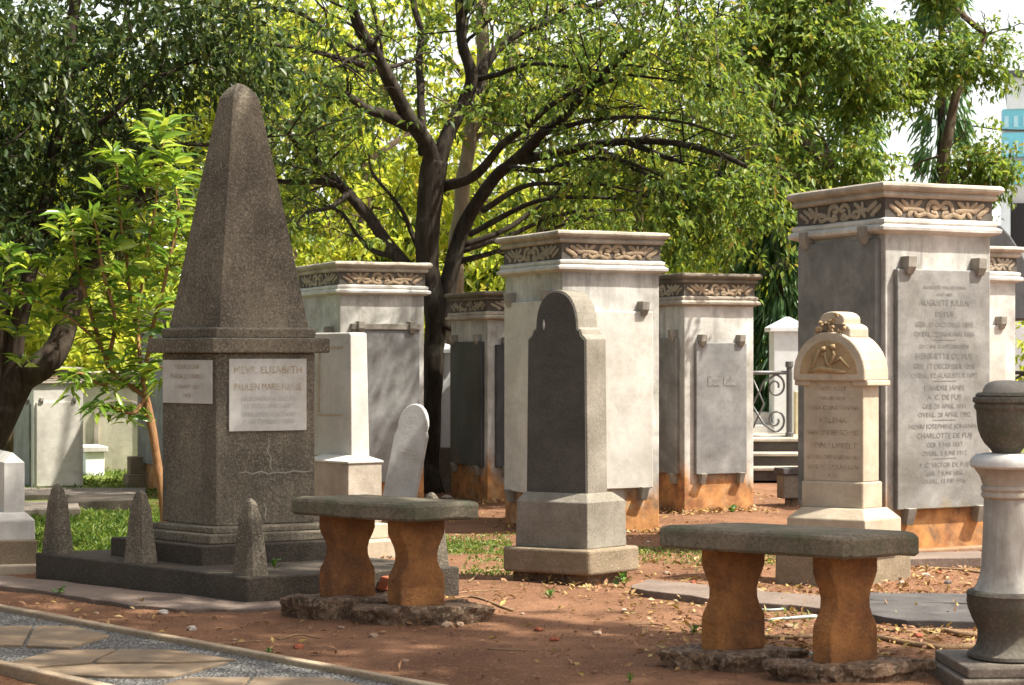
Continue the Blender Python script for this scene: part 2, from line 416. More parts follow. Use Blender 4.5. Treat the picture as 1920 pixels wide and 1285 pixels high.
# ground: red earth with litter, damp patches and grassy parts
def ground_mat():
    m, t, b = nt('red_earth')
    tc = N(t, 'ShaderNodeNewGeometry').outputs['Position']
    n1 = noise(t, tc, 1.1, 6, 0.62)
    col = mixc(t, ramp(t, n1, 0.36, 0.64), (0.115, 0.055, 0.029), (0.205, 0.103, 0.057))
    n2 = noise(t, tc, 9, 6, 0.7)
    col = mixc(t, ramp(t, n2, 0.5, 0.7, 0, 0.6), col, (0.085, 0.042, 0.026))
    n3 = noise(t, tc, 60, 4, 0.7)
    col = mixc(t, ramp(t, n3, 0.55, 0.68, 0, 0.6), col, (0.36, 0.22, 0.125))
    sep = N(t, 'ShaderNodeSeparateXYZ'); t.links.new(tc, sep.inputs[0])
    # turf grows further back
    n4 = noise(t, tc, 0.9, 5, 0.65)
    yy = mul(t, sep.outputs[1], mul(t, mul(t, n4, 0.5, 'SUBTRACT'), 5.0), 'ADD')
    left = ramp(t, mul(t, sep.outputs[0], mul(t, mul(t, n4, 0.5, 'SUBTRACT'), 2.0), 'ADD'), -2.3, -1.9, 1, 0)
    gf = mul(t, ramp(t, yy, 11.7, 12.3), left)
    far = ramp(t, sep.outputs[1], 22, 26)
    gf = mul(t, gf, far, 'MAXIMUM')
    n5 = noise(t, tc, 30, 5, 0.7)
    gc = mixc(t, ramp(t, n5, 0.35, 0.65), (0.08, 0.11, 0.02), (0.19, 0.22, 0.05))
    gc = mixc(t, ramp(t, sep.outputs[1], 40, 55), gc, (0.22, 0.21, 0.20))
    col = mixc(t, gf, col, gc)
    t.links.new(col, b.inputs['Base Color']); b.inputs['Roughness'].default_value = 0.95
    b.inputs['Specular IOR Level'].default_value = 0.15
    h = mul(t, n2, mul(t, n3, 0.35), 'ADD')
    bp = N(t, 'ShaderNodeBump'); bp.inputs['Strength'].default_value = 0.7; bp.inputs['Distance'].default_value = 0.02
    t.links.new(h, bp.inputs['Height']); t.links.new(bp.outputs[0], b.inputs['Normal'])
    return m
M['ground'] = ground_mat()

def path_mat():
    m, t, b = nt('pebble_bed')
    tc = N(t, 'ShaderNodeNewGeometry').outputs['Position']
    v = t.nodes.new('ShaderNodeTexVoronoi'); v.inputs['Scale'].default_value = 62
    t.links.new(tc, v.inputs['Vector'])
    sepc = N(t, 'ShaderNodeSeparateColor'); t.links.new(v.outputs['Color'], sepc.inputs[0])
    col = mixc(t, sepc.outputs[0], (0.10, 0.094, 0.085), (0.25, 0.235, 0.215))
    col = mixc(t, ramp(t, v.outputs['Distance'], 0.35, 0.6), col, (0.05, 0.045, 0.04))
    t.links.new(col, b.inputs['Base Color']); b.inputs['Roughness'].default_value = 0.7
    bp = N(t, 'ShaderNodeBump'); bp.inputs['Strength'].default_value = 1.0; bp.inputs['Distance'].default_value = 0.012; bp.invert = True
    t.links.new(v.outputs['Distance'], bp.inputs['Height']); t.links.new(bp.outputs[0], b.inputs['Normal'])
    return m
M['pebble_bed'] = path_mat()
M['flagstone'] = stone('flagstone', (0.29, 0.20, 0.12), (0.165, 0.128, 0.09), 4.5, 0, streak=0.0, grime=0.7, bump=0.5, bscale=18, rough=0.75)

# ------------------------------------------------------------ ground
from mathutils import noise as mnoise
def ground_z(x, y):
    z = mnoise.noise(Vector((x * 0.9, y * 0.9, 0))) * 0.016 + mnoise.noise(Vector((x * 4, y * 4, 3))) * 0.006
    return z + 0.012 * mnoise.noise(Vector((x * 1.9, y * 1.9, 7))) - 0.006
def build_ground():
    xs = list(np.arange(-6, 6.01, 0.06)); ys = list(np.arange(6.2, 16.0, 0.06))
    xs = [-400, -150, -60, -30, -18, -12, -9, -7.5] + xs + [7.5, 9, 12, 18, 30, 60, 150, 400]
    ys = [-20, -8, 0, 4] + ys + [17, 18.5, 20, 22, 25, 30, 40, 60, 100, 200, 500, 900]
    V = [(x, y, ground_z(x, y) if abs(x) < 10 and 0 < y < 25 else -0.01) for y in ys for x in xs]
    n = len(xs)
    Fc = [(j * n + i, j * n + i + 1, (j + 1) * n + i + 1, (j + 1) * n + i) for j in range(len(ys) - 1) for i in range(n - 1)]
    me = bpy.data.meshes.new('ground'); me.from_pydata(V, [], Fc); me.materials.append(M['ground'])
    for p in me.polygons: p.use_smooth = True
    o = bpy.data.objects.new('ground', me); COL.objects.link(o); tag(o, kind='structure')
build_ground()

# paved path, bottom left
def poly_prism(mb, pts, z0, z1):
    mb.loft([[Vector((p.x, p.y, z0)) for p in pts], [Vector((p.x, p.y, z1)) for p in pts]])
def path_build():
    A = G(-160, 1118); B = G(760, 1290); e = (B - A).normalized()
    A = A - e * 3; B = B + e * 2.5
    nrm = Vector((-e.y, e.x, 0))
    if nrm.y > 0: nrm = -nrm
    W = 0.90
    mb = MB()
    poly_prism(mb, [A, B, B + nrm * W, A + nrm * W], -0.12, 0.022)
    o = mb.obj('path', M['pebble_bed']); tag(o, kind='structure')
    mb = MB(); k = 26
    for base, dz in ((A, 0.047), (A + nrm * W, 0.044)):
        L_ = (B - A).length
        for off in (0,):
            rings = []
            for i in range(k + 1):
                q = base + e * (L_ * i / k)
                j1 = mnoise.noise(q * 3) * 0.006; j2 = mnoise.noise(q * 3 + Vector((5, 5, 5))) * 0.006
                rings.append([q + nrm * (j1 - 0.0) + Vector((0, 0, -0.1)), q + nrm * (0.065 + j2) + Vector((0, 0, -0.1)),
                              q + nrm * (0.06 + j2) + Vector((0, 0, dz + j1 * 0.6)), q + nrm * (0.006 + j1) + Vector((0, 0, dz + j2 * 0.6))])
            mb.loft(rings)
    o = mb.obj('path_kerb', M['paved_kerb'], bevel=0.008); tag(o, kind='structure')
    mb = MB()
    polys = [
        [(-60, 1174), (60, 1173), (40, 1208), (-60, 1208)], [(66, 1173), (135, 1173), (206, 1190), (130, 1213), (47, 1209)],
        [(110, 1218), (215, 1217), (170, 1240), (60, 1250), (4, 1243)], [(222, 1217), (318, 1217), (440, 1235), (330, 1240), (180, 1240)],
        [(170, 1245), (325, 1244), (424, 1240), (325, 1267), (200, 1267), (96, 1262), (66, 1253)],
        [(355, 1269), (470, 1269), (440, 1300), (262, 1295)], [(476, 1269), (612, 1269), (748, 1297), (560, 1302), (448, 1300)],
        [(-80, 1216), (-10, 1214), (0, 1240), (-60, 1250), (-120, 1250)], [(-240, 1160), (-80, 1162), (-100, 1208), (-240, 1204)],
        [(150, 1288), (240, 1294), (330, 1305), (200, 1315)],
    ]
    for pl in polys:
        c = [G(x, y, 0.035) for x, y in pl]
        r0 = []; r1 = []
        for i in range(len(c)):
            a, b2 = c[i], c[(i + 1) % len(c)]
            for s_ in (0, 0.33, 0.66):
                q = a.lerp(b2, s_); j = Vector((mnoise.noise(q * 9), mnoise.noise(q * 9 + Vector((3, 1, 0))), 0)) * 0.012
                r0.append(q + j)
        poly_prism(mb, r0, 0.01, 0.034)
    o = mb.obj('flagstones', M['flagstone'], bevel=0.004); tag(o, kind='structure'); o.name = 'path_flagstones'
path_build()

# ------------------------------------------------------------ text on stone
def inscribe(name, lines, fr, face, c0, z, mat, parent, w, push):
    """lines: (text, size, dz) centred; c0 = position along the face; face 'R' or 'L'"""
    if face == 'R': X = fr.R; nn = fr.nR; org = fr.pt(c0, 0, z)
    else: X = -fr.L; nn = fr.nL; org = fr.pt(0, c0, z)
    Z = Vector((0, 0, 1))
    y = 0; o_ = None
    for txt, size, gap in lines:
        y -= gap; mb = MB()
        if txt == '_':
            c = org + Z * y + nn * push
            r = [c - X * size / 2, c + X * size / 2, c + X * size / 2 + Z * 0.004, c - X * size / 2 + Z * 0.004]
            mb.add(r, [(0, 1, 2, 3)]); mb.obj('dividing_line', mat, parent); continue
        cu = bpy.data.curves.new('t', 'FONT'); cu.body = txt; cu.size = size; cu.align_x = 'CENTER'; cu.resolution_u = 2
        to = bpy.data.objects.new('t', cu); COL.objects.link(to)
        dg = bpy.context.evaluated_depsgraph_get(); me = bpy.data.meshes.new_from_object(to.evaluated_get(dg))
        wid = max((v.co.x for v in me.vertices), default=0) * 2
        sx = min(1.0, w / wid) if wid > 0 else 1
        mb.add([org + X * (v.co.x * sx) + Z * (y + v.co.y) + nn * push for v in me.vertices], [tuple(p.vertices) for p in me.polygons])
        bpy.data.objects.remove(to); bpy.data.curves.remove(cu); bpy.data.meshes.remove(me)
        o_ = mb.obj(name + '_line', mat, parent)
    return o_

# ------------------------------------------------------------ carved frieze
SCROLL = [
    ([(.015, .64), (.05, .5), (.085, .34), (.12, .17)], .115), ([(.065, .84), (.10, .7), (.135, .56), (.165, .42)], .125),
    ([(.13, .93), (.16, .78), (.19, .62), (.215, .5)], .125), ([(.225, .93), (.225, .75), (.225, .55)], .12),
    ([(.315, .92), (.285, .78), (.25, .6)], .125), ([(.14, .42), (.19, .5), (.25, .5), (.3, .44), (.34, .4)], .12),
    ([(.19, .1), (.205, .22), (.23, .38)], .12), ([(.12, .17), (.09, .12)], .09),
    ([(.25, .38), (.265, .18), (.29, .08), (.33, .2), (.37, .26), (.41, .12), (.45, .06), (.475, .16), (.46, .3), (.42, .34)], .115),
    ([(.375, .3), (.375, .5), (.385, .72), (.41, .9), (.445, .93), (.475, .8), (.48, .62), (.45, .55), (.43, .62)], .12),
]
def frieze_scroll(mb, o, X, Zh, nn, w):
    h = Zh
    rs_ = random.Random(int(o.x * 97 + o.y * 31))
    for path, r in SCROLL:
        for mir in (False, True):
            if rs_.random() < .05: continue
            r_k = rs_.uniform(.85, 1.12)
            pts = []
            for s_, t_ in path:
                s2 = 1 - s_ if mir else s_
                pts.append(o + X * (w * (0.02 + 0.96 * s2)) + Vector((0, 0, h * (0.06 + 0.88 * t_))) + nn * 0.004)
            rr = [r * h * r_k * 1.15] * len(pts); rr[0] *= 0.8; rr[-1] *= 0.8
            # round off the ends
            a = pts[0] + (pts[0] - pts[1]).normalized() * rr[0] * 0.6; b_ = pts[-1] + (pts[-1] - pts[-2]).normalized() * rr[-1] * 0.6
            mb.tube([a] + pts + [b_], [rr[0] * 0.45] + rr + [rr[-1] * 0.45], 8, sx=nn)
    c = o + X * (w * .5) + Vector((0, 0, h * .62)) + nn * 0.004
    mb.tube([c - X * w * .05, c - X * w * .02 + Vector((0, 0, h * .05)), c + X * w * .02 + Vector((0, 0, h * .05)), c + X * w * .05], [h * .05, h * .12, h * .12, h * .05], 8, sx=nn)

def moulding(mb, fr, w, v, zs):
    mb.loft([fr.off(w, v, e, z) for e, z in zs])

def crypt(label, corner, xl, xr, yb, yt, panels, body='marble', corn='cornice', lowc='marble_clean', scr='scroll', scl='scroll_grey', a=25, b=65, depth=None, group='tall marble-clad tomb blocks', clamps=True, wd=None, rust=True):
    C = G(corner, yb); fr = Frame(C, a, b)
    w, v = fr.wv(xl, xr)
    if wd: w, v = wd(w, v)
    d = C.y; zt = zat(yt, d); T = zt
    root = thing('tomb_block', label, 'tomb', fr.pt(w / 2, v / 2, 0), group)
    mb = MB(); fr.box(mb, 0, w, 0, v, -0.05, T * 0.872)
    mb.obj('body', M[body], root, bevel=0.008)
    k = T / 2.48
    mb = MB()
    z0 = T * 0.862
    moulding(mb, fr, w, v, [(0.0, z0), (.035 * k, z0 + .012 * k), (.055 * k, z0 + .022 * k), (.058 * k, z0 + .045 * k), (.04 * k, z0 + .058 * k), (.028 * k, z0 + .064 * k), (.036 * k, z0 + .076 * k), (.036 * k, z0 + .096 * k), (.01 * k, z0 + .106 * k)])
    mb.obj('lower_cornice', M[lowc], root, bevel=0.004, rough=.004, sub=5)
    z1 = z0 + .104 * k; z2 = T - .104 * k
    mb = MB(); mb.loft([fr.off(w, v, .008 * k, z1 - .01), fr.off(w, v, .008 * k, z2 + .01)])
    fo = mb.obj('frieze', M['frieze_back'], root)
    fh = z2 - z1
    mb = MB(); frieze_scroll(mb, fr.pt(0, 0, z1) + fr.nR * .008 * k, fr.R, fh, fr.nR, w)
    mb.obj('carved_scroll', M[scr], fo, smooth=True, loc=root.location)
    mb = MB(); frieze_scroll(mb, fr.pt(0, v, z1) + fr.nL * .008 * k, -fr.L, fh, fr.nL, v)
    mb.obj('carved_scroll', M[scl], fo, smooth=True, loc=root.location)
    mb = MB()
    moulding(mb, fr, w, v, [(.008 * k, z2), (.026 * k, z2 + .004 * k), (.036 * k, z2 + .016 * k), (.036 * k, z2 + .026 * k), (.028 * k, z2 + .036 * k), (.028 * k, z2 + .042 * k), (.050 * k, z2 + .050 * k), (.064 * k, z2 + .062 * k), (.069 * k, z2 + .076 * k), (.064 * k, z2 + .092 * k), (.050 * k, T - .001), (-.05, T + .004)])
    mb.obj('upper_cornice', M[corn], root, bevel=0.004, rough=.004, sub=5)
    for pn in panels:
        face, f0, f1, g0, g1, mat = pn[:6]
        L_ = w if face == 'R' else v
        nn = fr.nR if face == 'R' else fr.nL
        def q(s_, z_, o_):
            base = fr.pt(s_ * w, 0, z_) if face == 'R' else fr.pt(0, s_ * v, z_)
            return base + nn * o_
        mb = MB(); th = .045 * k
        mb.loft([[q(f0, g0 * T, -.005), q(f1, g0 * T, -.005), q(f1, g1 * T, -.005), q(f0, g1 * T, -.005)],
                 [q(f0, g0 * T, th), q(f1, g0 * T, th), q(f1, g1 * T, th), q(f0, g1 * T, th)]])
        po = mb.obj('tombstone_panel', M[mat], root, bevel=0.007)
        if clamps:
            for s_ in (f0 + .12 * (f1 - f0), f1 - .12 * (f1 - f0)):
                for gz, up in ((g1, 1), (g0, -1)):
                    if up < 0 and g0 * T < 0.1: continue
                    c_ = gz * T; hw = .035 * k / L_
                    za, zb = (c_ - .035 * k, c_ + .085 * k) if up > 0 else (c_ - .10 * k, c_ + .012 * k)
                    mb = MB()
                    to, bo = (.085 * k, .05 * k) if up > 0 else (.07 * k, .085 * k)
                    if up > 0:
                        mb.loft([[q(s_ - hw * .7, za, .01), q(s_ + hw * .7, za, .01), q(s_ + hw * .7, za, .062 * k), q(s_ - hw * .7, za, .062 * k)],
                                 [q(s_ - hw, za + .05 * k, -.004), q(s_ + hw, za + .05 * k, -.004), q(s_ + hw, za + .05 * k, .085 * k), q(s_ - hw, za + .05 * k, .085 * k)],
                                 [q(s_ - hw, zb, -.004), q(s_ + hw, zb, -.004), q(s_ + hw, zb, .09 * k), q(s_ - hw, zb, .09 * k)]])
                    else:
                        mb.loft([[q(s_ - hw * .8, za, -.004), q(s_ + hw * .8, za, -.004), q(s_ + hw * .8, za, .055 * k), q(s_ - hw * .8, za, .055 * k)],
                                 [q(s_ - hw, zb, -.004), q(s_ + hw, zb, -.004), q(s_ + hw, zb, .09 * k), q(s_ - hw, zb, .09 * k)]])
                    mb.obj('clamp', M['clamp'], root, bevel=0.004)
    return root, fr, w, v, T

GR = 'tall marble-clad tomb blocks'
M['body_white'] = M['marble']
r1, f1, w1, v1, T1 = crypt('tall tomb block behind the cream headstone, its long grey panel densely lettered', 1660, 1498, 1857, 1045, 341,
      [('R', .075, .955, .125, .768, 'slab_pale'), ('L', .05, .95, .12, .85, 'slab_grey')])
TX = [('AUGUSTE WILHELMINA', .034, .13), ('RUST HIER', .028, .055), ('AUGUSTE JULIUS', .056, .075), ('DE PUIJ', .048, .085), ('GEB. 17 OCTOBER 1855', .046, .085), ('OVERL. 22 JANUARI 1886', .046, .075), ('_', .20, .03),
      ('EN ZIJNE ECHTGENOOTE', .036, .065), ('HENRIETTE DE PUIJ', .056, .085), ('GEB. 17 DECEMBER 1858', .048, .078), ('OVERL. 12 AUGUSTUS 1892', .046, .072), ('_', .20, .03),
      ('J. ANDRE JAMES', .048, .07), ('A. C. DE PUIJ', .05, .075), ('GEB. 20 APRIL 1831', .044, .07), ('OVERL. 28 APRIL 1902', .046, .068), ('_', .20, .028),
      ('HENRI JOSEPHINE JOHANNA', .046, .065), ('CHARLOTTE DE PUIJ', .05, .075), ('GEB. 5 MEI 1857', .044, .07), ('OVERL. 3 JUNI 1912', .044, .068), ('_', .20, .028),
      ('P. C. VICTOR DE PUIJ', .044, .065), ('GEB. 7 JUNI 1854', .042, .066), ('OVERL. 11 MEI 1906', .042, .062)]
_s = T1 * .643 * .88 / sum(g_ for _, _, g_ in TX)
TX = [(a_, b_ * (1 if a_ == '_' else 1.0), c_ * _s) for a_, b_, c_ in TX]
inscribe('inscription', TX, f1, 'R', w1 * .515, T1 * .768 - .02, M['grey_letter'], r1, w1 * .74, .045 * T1 / 2.48 + .002)
inscribe('inscription', [('HIER RUST', .05, .05), ('GEBOREN', .05, .09)], f1, 'L', v1 * .5, T1 * .66, M['grey_letter'], r1, v1 * .6, .045 * T1 / 2.48 + .002)
mb = MB(); f1.box(mb, -.05, w1 + .06, -.07, v1 + .06, -.03, .045)
mb.obj('footing', stone('footing_red', (.26, .13, .06), (.3, .2, .13), 4, 0, bump=.6), r1, bevel=.01)

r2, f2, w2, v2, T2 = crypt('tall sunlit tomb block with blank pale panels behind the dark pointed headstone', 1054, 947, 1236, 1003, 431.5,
      [('R', .06, .91, .145, .735, 'slab_palest'), ('L', .08, .93, .12, .77, 'slab_palest')])
r3, f3, w3, v3, T3 = crypt('tomb block left of the forked trunk, behind the white pillar headstone', 637, 562, 795, 948, 490,
      [('R', .13, .93, .09, .72, 'slab_grey'), ('L', .07, .93, .12, .70, 'slab_pale')])
mb = MB()
for s_ in (0,):
    q0 = f3.pt(.12 * w3, 0, T3 * .72) + f3.nR * -.004
    mb.loft([[q0, f3.pt(.94 * w3, 0, T3 * .72), f3.pt(.94 * w3, 0, T3 * .745), f3.pt(.12 * w3, 0, T3 * .745)],
             [q + f3.nR * .055 for q in (q0, f3.pt(.94 * w3, 0, T3 * .72), f3.pt(.94 * w3, 0, T3 * .745), f3.pt(.12 * w3, 0, T3 * .745))]])
mb.obj('panel_ledge', M['clamp'], r3, bevel=.005)
r4, f4, w4, v4, T4 = crypt('weathered tomb block with plain grey panel beside the iron scroll fence', 1283, 1195, 1413, 963, 512,
      [('R', .14, .87, .16, .71, 'slab_grey'), ('L', .10, .62, .16, .73, 'slab_pale')], corn='cornice_dark', lowc='cornice')
mb = MB()
for (a0, a1) in ((.30, .47), (.53, .70)):
    mb.loft([[f4.pt(w4 * a0, 0, T4 * z) + f4.nR * .038 for z in (.53,)] + [f4.pt(w4 * a1, 0, T4 * .53) + f4.nR * .038, f4.pt(w4 * a1, 0, T4 * .57) + f4.nR * .038, f4.pt(w4 * a0, 0, T4 * .57) + f4.nR * .038],
             [f4.pt(w4 * a0, 0, T4 * .53) + f4.nR * .0395, f4.pt(w4 * a1, 0, T4 * .53) + f4.nR * .0395, f4.pt(w4 * a1, 0, T4 * .57) + f4.nR * .0395, f4.pt(w4 * a0, 0, T4 * .57) + f4.nR * .0395]])
mb.obj('lettering_block', M['grey_letter'], r4)
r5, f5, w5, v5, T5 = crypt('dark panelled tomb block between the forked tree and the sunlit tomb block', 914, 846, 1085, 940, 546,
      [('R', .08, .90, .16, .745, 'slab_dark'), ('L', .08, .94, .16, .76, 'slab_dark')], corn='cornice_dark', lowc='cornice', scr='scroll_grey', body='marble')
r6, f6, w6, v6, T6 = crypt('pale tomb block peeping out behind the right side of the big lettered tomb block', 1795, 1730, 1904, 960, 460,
      [('R', .1, .78, .14, .70, 'slab_palest')], scr='scroll_grey')
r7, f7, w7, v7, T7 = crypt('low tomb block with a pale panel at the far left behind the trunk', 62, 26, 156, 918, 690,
      [('R', .06, .92, .02, .72, 'slab_palest'), ('L', .1, .9, .02, .7, 'slab_grey')], lowc='cornice', body='marble_plain', clamps=True)
r8, f8, w8, v8, T8 = crypt('tomb block hidden behind the obelisk, only its blue-grey left panel showing', 345, 262, 470, 935, 575,
      [('L', .02, .98, .14, .86, 'slab_grey'), ('R', .1, .9, .14, .76, 'slab_grey')])
# far pale wall tomb with an arched niche
C9 = G(168, 884); f9 = Frame(C9, 4, 86); w9 = 110 / F * C9.y; T9 = zat(698, C9.y)
r9 = thing('niche_tomb', 'pale yellowish wall tomb with a shallow arched niche behind the small white pedestal tomb', 'tomb', f9.pt(w9 / 2, .4, 0))
mb = MB(); f9.box(mb, -.45, w9, 0, .8, -.05, T9 * .86)
mb.obj('wall', stone('niche_wall', (.56, .52, .40), (.45, .42, .33), 1.8, 0, streak=.6, stc=(.2, .18, .14), bump=.3), r9, bevel=.01)
mb = MB()
moulding(mb, f9, w9, .8, [(.0, T9 * .86), (.04, T9 * .87), (.05, T9 * .9), (.02, T9 * .915), (.02, T9 * .95), (.07, T9 * .965), (.08, T9), (-.02, T9 + .004)])
mb.obj('cornice', M['cornice'], r9, bevel=.008)
mb = MB(); ring0 = []; ring1 = []
cx = w9 * .52; rw = w9 * .36; sp = T9 * .62
outer = [(cx - rw - .05, 0), (cx - rw - .05, sp)] + [(cx - (rw + .05) * math.cos(t_), sp + (rw + .05) * .42 * math.sin(t_)) for t_ in np.linspace(.2, 2.94, 10)] + [(cx + rw + .05, sp), (cx + rw + .05, 0)]
inner = [(cx - rw, 0), (cx - rw, sp)] + [(cx - rw * math.cos(t_), sp + rw * .42 * math.sin(t_)) for t_ in np.linspace(.2, 2.94, 10)] + [(cx + rw, sp), (cx + rw, 0)]
n_ = len(outer)
vv = [f9.pt(x, 0, z) + f9.nR * .035 for x, z in outer] + [f9.pt(x, 0, z) + f9.nR * .035 for x, z in inner] + [f9.pt(x, 0, z) for x, z in outer] + [f9.pt(x, 0, z) for x, z in inner]
ff = []
for i in range(n_ - 1):
    ff += [(i, i + 1, n_ + i + 1, n_ + i), (2 * n_ + i, 2 * n_ + i + 1, i + 1, i), (n_ + i, n_ + i + 1, 3 * n_ + i + 1, 3 * n_ + i)]
mb.add(vv, ff); mb.obj('niche_arch', M['cornice'], r9)

# ------------------------------------------------------------ obelisk monument
CO = G(462, 1136); fo = Frame(CO, 24, 40); wo_, vo_ = fo.wv(66, 862)
ob = thing('obelisk_monument', 'granite obelisk grave monument on a stepped base with white plaques and corner posts', 'monument', fo.pt(wo_ / 2, vo_ / 2, 0))
KT = .152
mb = MB(); fo.box(mb, 0, wo_, 0, vo_, -.06, KT)
mb.obj('platform', M['granite_dark'], ob, bevel=.01)
def obox(corner_px, dist, xl, xr):
    f_ = Frame(((corner_px - 960) / F * dist, dist), 24, 40); w_, v_ = f_.wv(xl, xr); return f_, w_, v_
def ostep(name, cpx, dist, xl, xr, z0, z1, mat='granite', bev=.008):
    f_, w_, v_ = obox(cpx, dist, xl, xr); m_ = MB(); f_.box(m_, 0, w_, 0, v_, z0, z1)
    return m_.obj(name, M[mat], ob, bevel=bev)
ostep('base_block', 378, 10.25, 207, 690, KT - .01, .262, 'granite_dark')
ostep('step', 392, 10.33, 262, 634, .262, .316)
ostep('step', 399, 10.40, 284, 612, .316, .352)
fb, wb, vb = obox(405, 10.5, 304, 591)
zc = 1.356
mb = MB(); fb.box(mb, 0, wb, 0, vb, .352, zc)
# grooves: recessed neck under the slab is a darker band
body_o = mb.obj('body', M['granite'], ob, bevel=.008)
mb = MB(); mb.loft([fb.off(wb, vb, .043, zc), fb.off(wb, vb, .048, zc + .006), fb.off(wb, vb, .048, zc + .082), fb.off(wb, vb, .043, zc + .088)])
mb.obj('cornice_slab', M['granite'], ob, bevel=.004)
mb = MB(); mb.loft([fb.off(wb, vb, .0, zc + .088), fb.off(wb, vb, .006, zc + .14), fb.off(wb, vb, -.012, zc + .15)])
mb.obj('moulding', M['granite'], ob, bevel=.006)
# spire with a rounded tip
fs, ws, vs = obox(411, 10.54, 318, 579)
mb = MB()
cen = fs.pt(ws / 2, vs / 2)
zs0, zs1, zap = zc + .145, 2.872, 2.962
def sring(s_, z): return [Vector((cen.x + (q.x - cen.x) * s_, cen.y + (q.y - cen.y) * s_, z)) for q in fs.rect(0, ws, 0, vs, z)]
rings = [sring(1 - .715 * t_ + .012 * math.sin(math.pi * t_), zs0 + (zs1 - zs0) * t_) for t_ in np.linspace(0, 1, 9)]
tw = .272
for t_ in (.25, .5, .7, .85, .95, 1.0):
    rings.append(sring(tw * max(0.03, (1 - t_ ** 1.5) ** .72), zs1 + (zap - zs1) * t_))
mb.loft(rings); mb.obj('obelisk_spire', M['granite'], ob, bevel=.006)
# plaques
def plaque(face, s0, s1, z0, z1):
    L_ = wb if face == 'R' else vb; nn = fb.nR if face == 'R' else fb.nL
    def q(s_, z_, o_): return (fb.pt(s_ * wb, 0, z_) if face == 'R' else fb.pt(0, s_ * vb, z_)) + nn * o_
    m_ = MB(); m_.loft([[q(s0, z0, -.004), q(s1, z0, -.004), q(s1, z1, -.004), q(s0, z1, -.004)], [q(s0, z0, .012), q(s1, z0, .012), q(s1, z1, .012), q(s0, z1, .012)]])
    return m_.obj('plaque', M['plaque'], ob, bevel=.002)
p1 = plaque('R', .125, .905, .90, 1.322); p2 = plaque('L', .06, .96, 1.06, 1.315)
inscribe('lettering', [('MEVR. ELISABETH', .062, .085), ('PAULIEN MARIE HANSE', .058, .098)], fb, 'R', wb * .515, 1.322, M['gold_letter'], ob, wb * .68, .0145)
inscribe('lettering', [('GEBOREN TE DELFT', .04, .245), ('11 FEBRUARI 1801', .038, .042), ('OVERLEDEN TE BATAVIA', .04, .05), ('7 SEPTEMBER 1858', .038, .042), ('R.I.P.', .015, .03)], fb, 'R', wb * .515, 1.322, M['worn_letter'], ob, wb * .55, .0145)
inscribe('lettering', [('MEVROUW', .044, .055), ('MARIA JOHANNA', .044, .055), ('1 MAART 1817', .036, .06), ('1858', .036, .05)], fb, 'L', vb * .5, 1.315, M['gold_letter'], ob, vb * .62, .0145)
# pale crack with a cross shape
mb = MB()
def fpt(s_, z): return fb.pt(s_ * wb, 0, z) + fb.nR * .001
for path in ([(.52, .86), (.53, .82), (.51, .78), (.55, .74), (.54, .69), (.57, .66)], [(.22, .655), (.3, .662), (.36, .648), (.45, .664), (.52, .645), (.6, .655), (.7, .65), (.78, .662), (.88, .652), (.97, .66)], [(.47, .48), (.5, .44), (.485, .40), (.5, .37)]):
    pts = [fpt(*p_) for p_ in path]
    mb.tube(pts, [.002] + [.0045] * (len(pts) - 2) + [.002], 5, sx=fb.nR)
mb.obj('crack', M['crack'], body_o, loc=ob.location)
# posts on the platform corners and side
for lab, (u_, v_) in zip(('front corner post', 'middle post', 'left corner post', 'right corner post'), ((.012, .012), (.012, vo_ * .5), (.006, vo_ - .17), (wo_ - .17, .012), )):
    m_ = MB(); rings = []
    for t_, s_ in ((0, 1), (.75, .62), (.84, .58), (.91, .5), (.96, .36), (1, .12)):
        hw, hv = .062 * s_, .082 * s_
        cu, cv = u_ + .08, v_ + .09
        z = KT + .425 * t_ - .01
        c_ = fo.pt(cu, cv)
        if t_ < .8:
            rings.append([fo.pt(cu - hw + (i_) * 0, cv - hv, z) if False else fo.pt(cu + sx_ * hw, cv + sv_ * hv, z) for sx_, sv_ in ((-.7, -1), (.7, -1), (1, -.7), (1, .7), (.7, 1), (-.7, 1), (-1, .7), (-1, -.7))])
        else:
            rings.append([fo.pt(cu + math.cos(q_) * hw, cv + math.sin(q_) * hv, z) for q_ in [math.atan2(sv_, sx_) for sx_, sv_ in ((-.7, -1), (.7, -1), (1, -.7), (1, .7), (.7, 1), (-.7, 1), (-1, .7), (-1, -.7))]])
    m_.loft(rings); m_.obj('post', M['granite'], ob, bevel=.005)

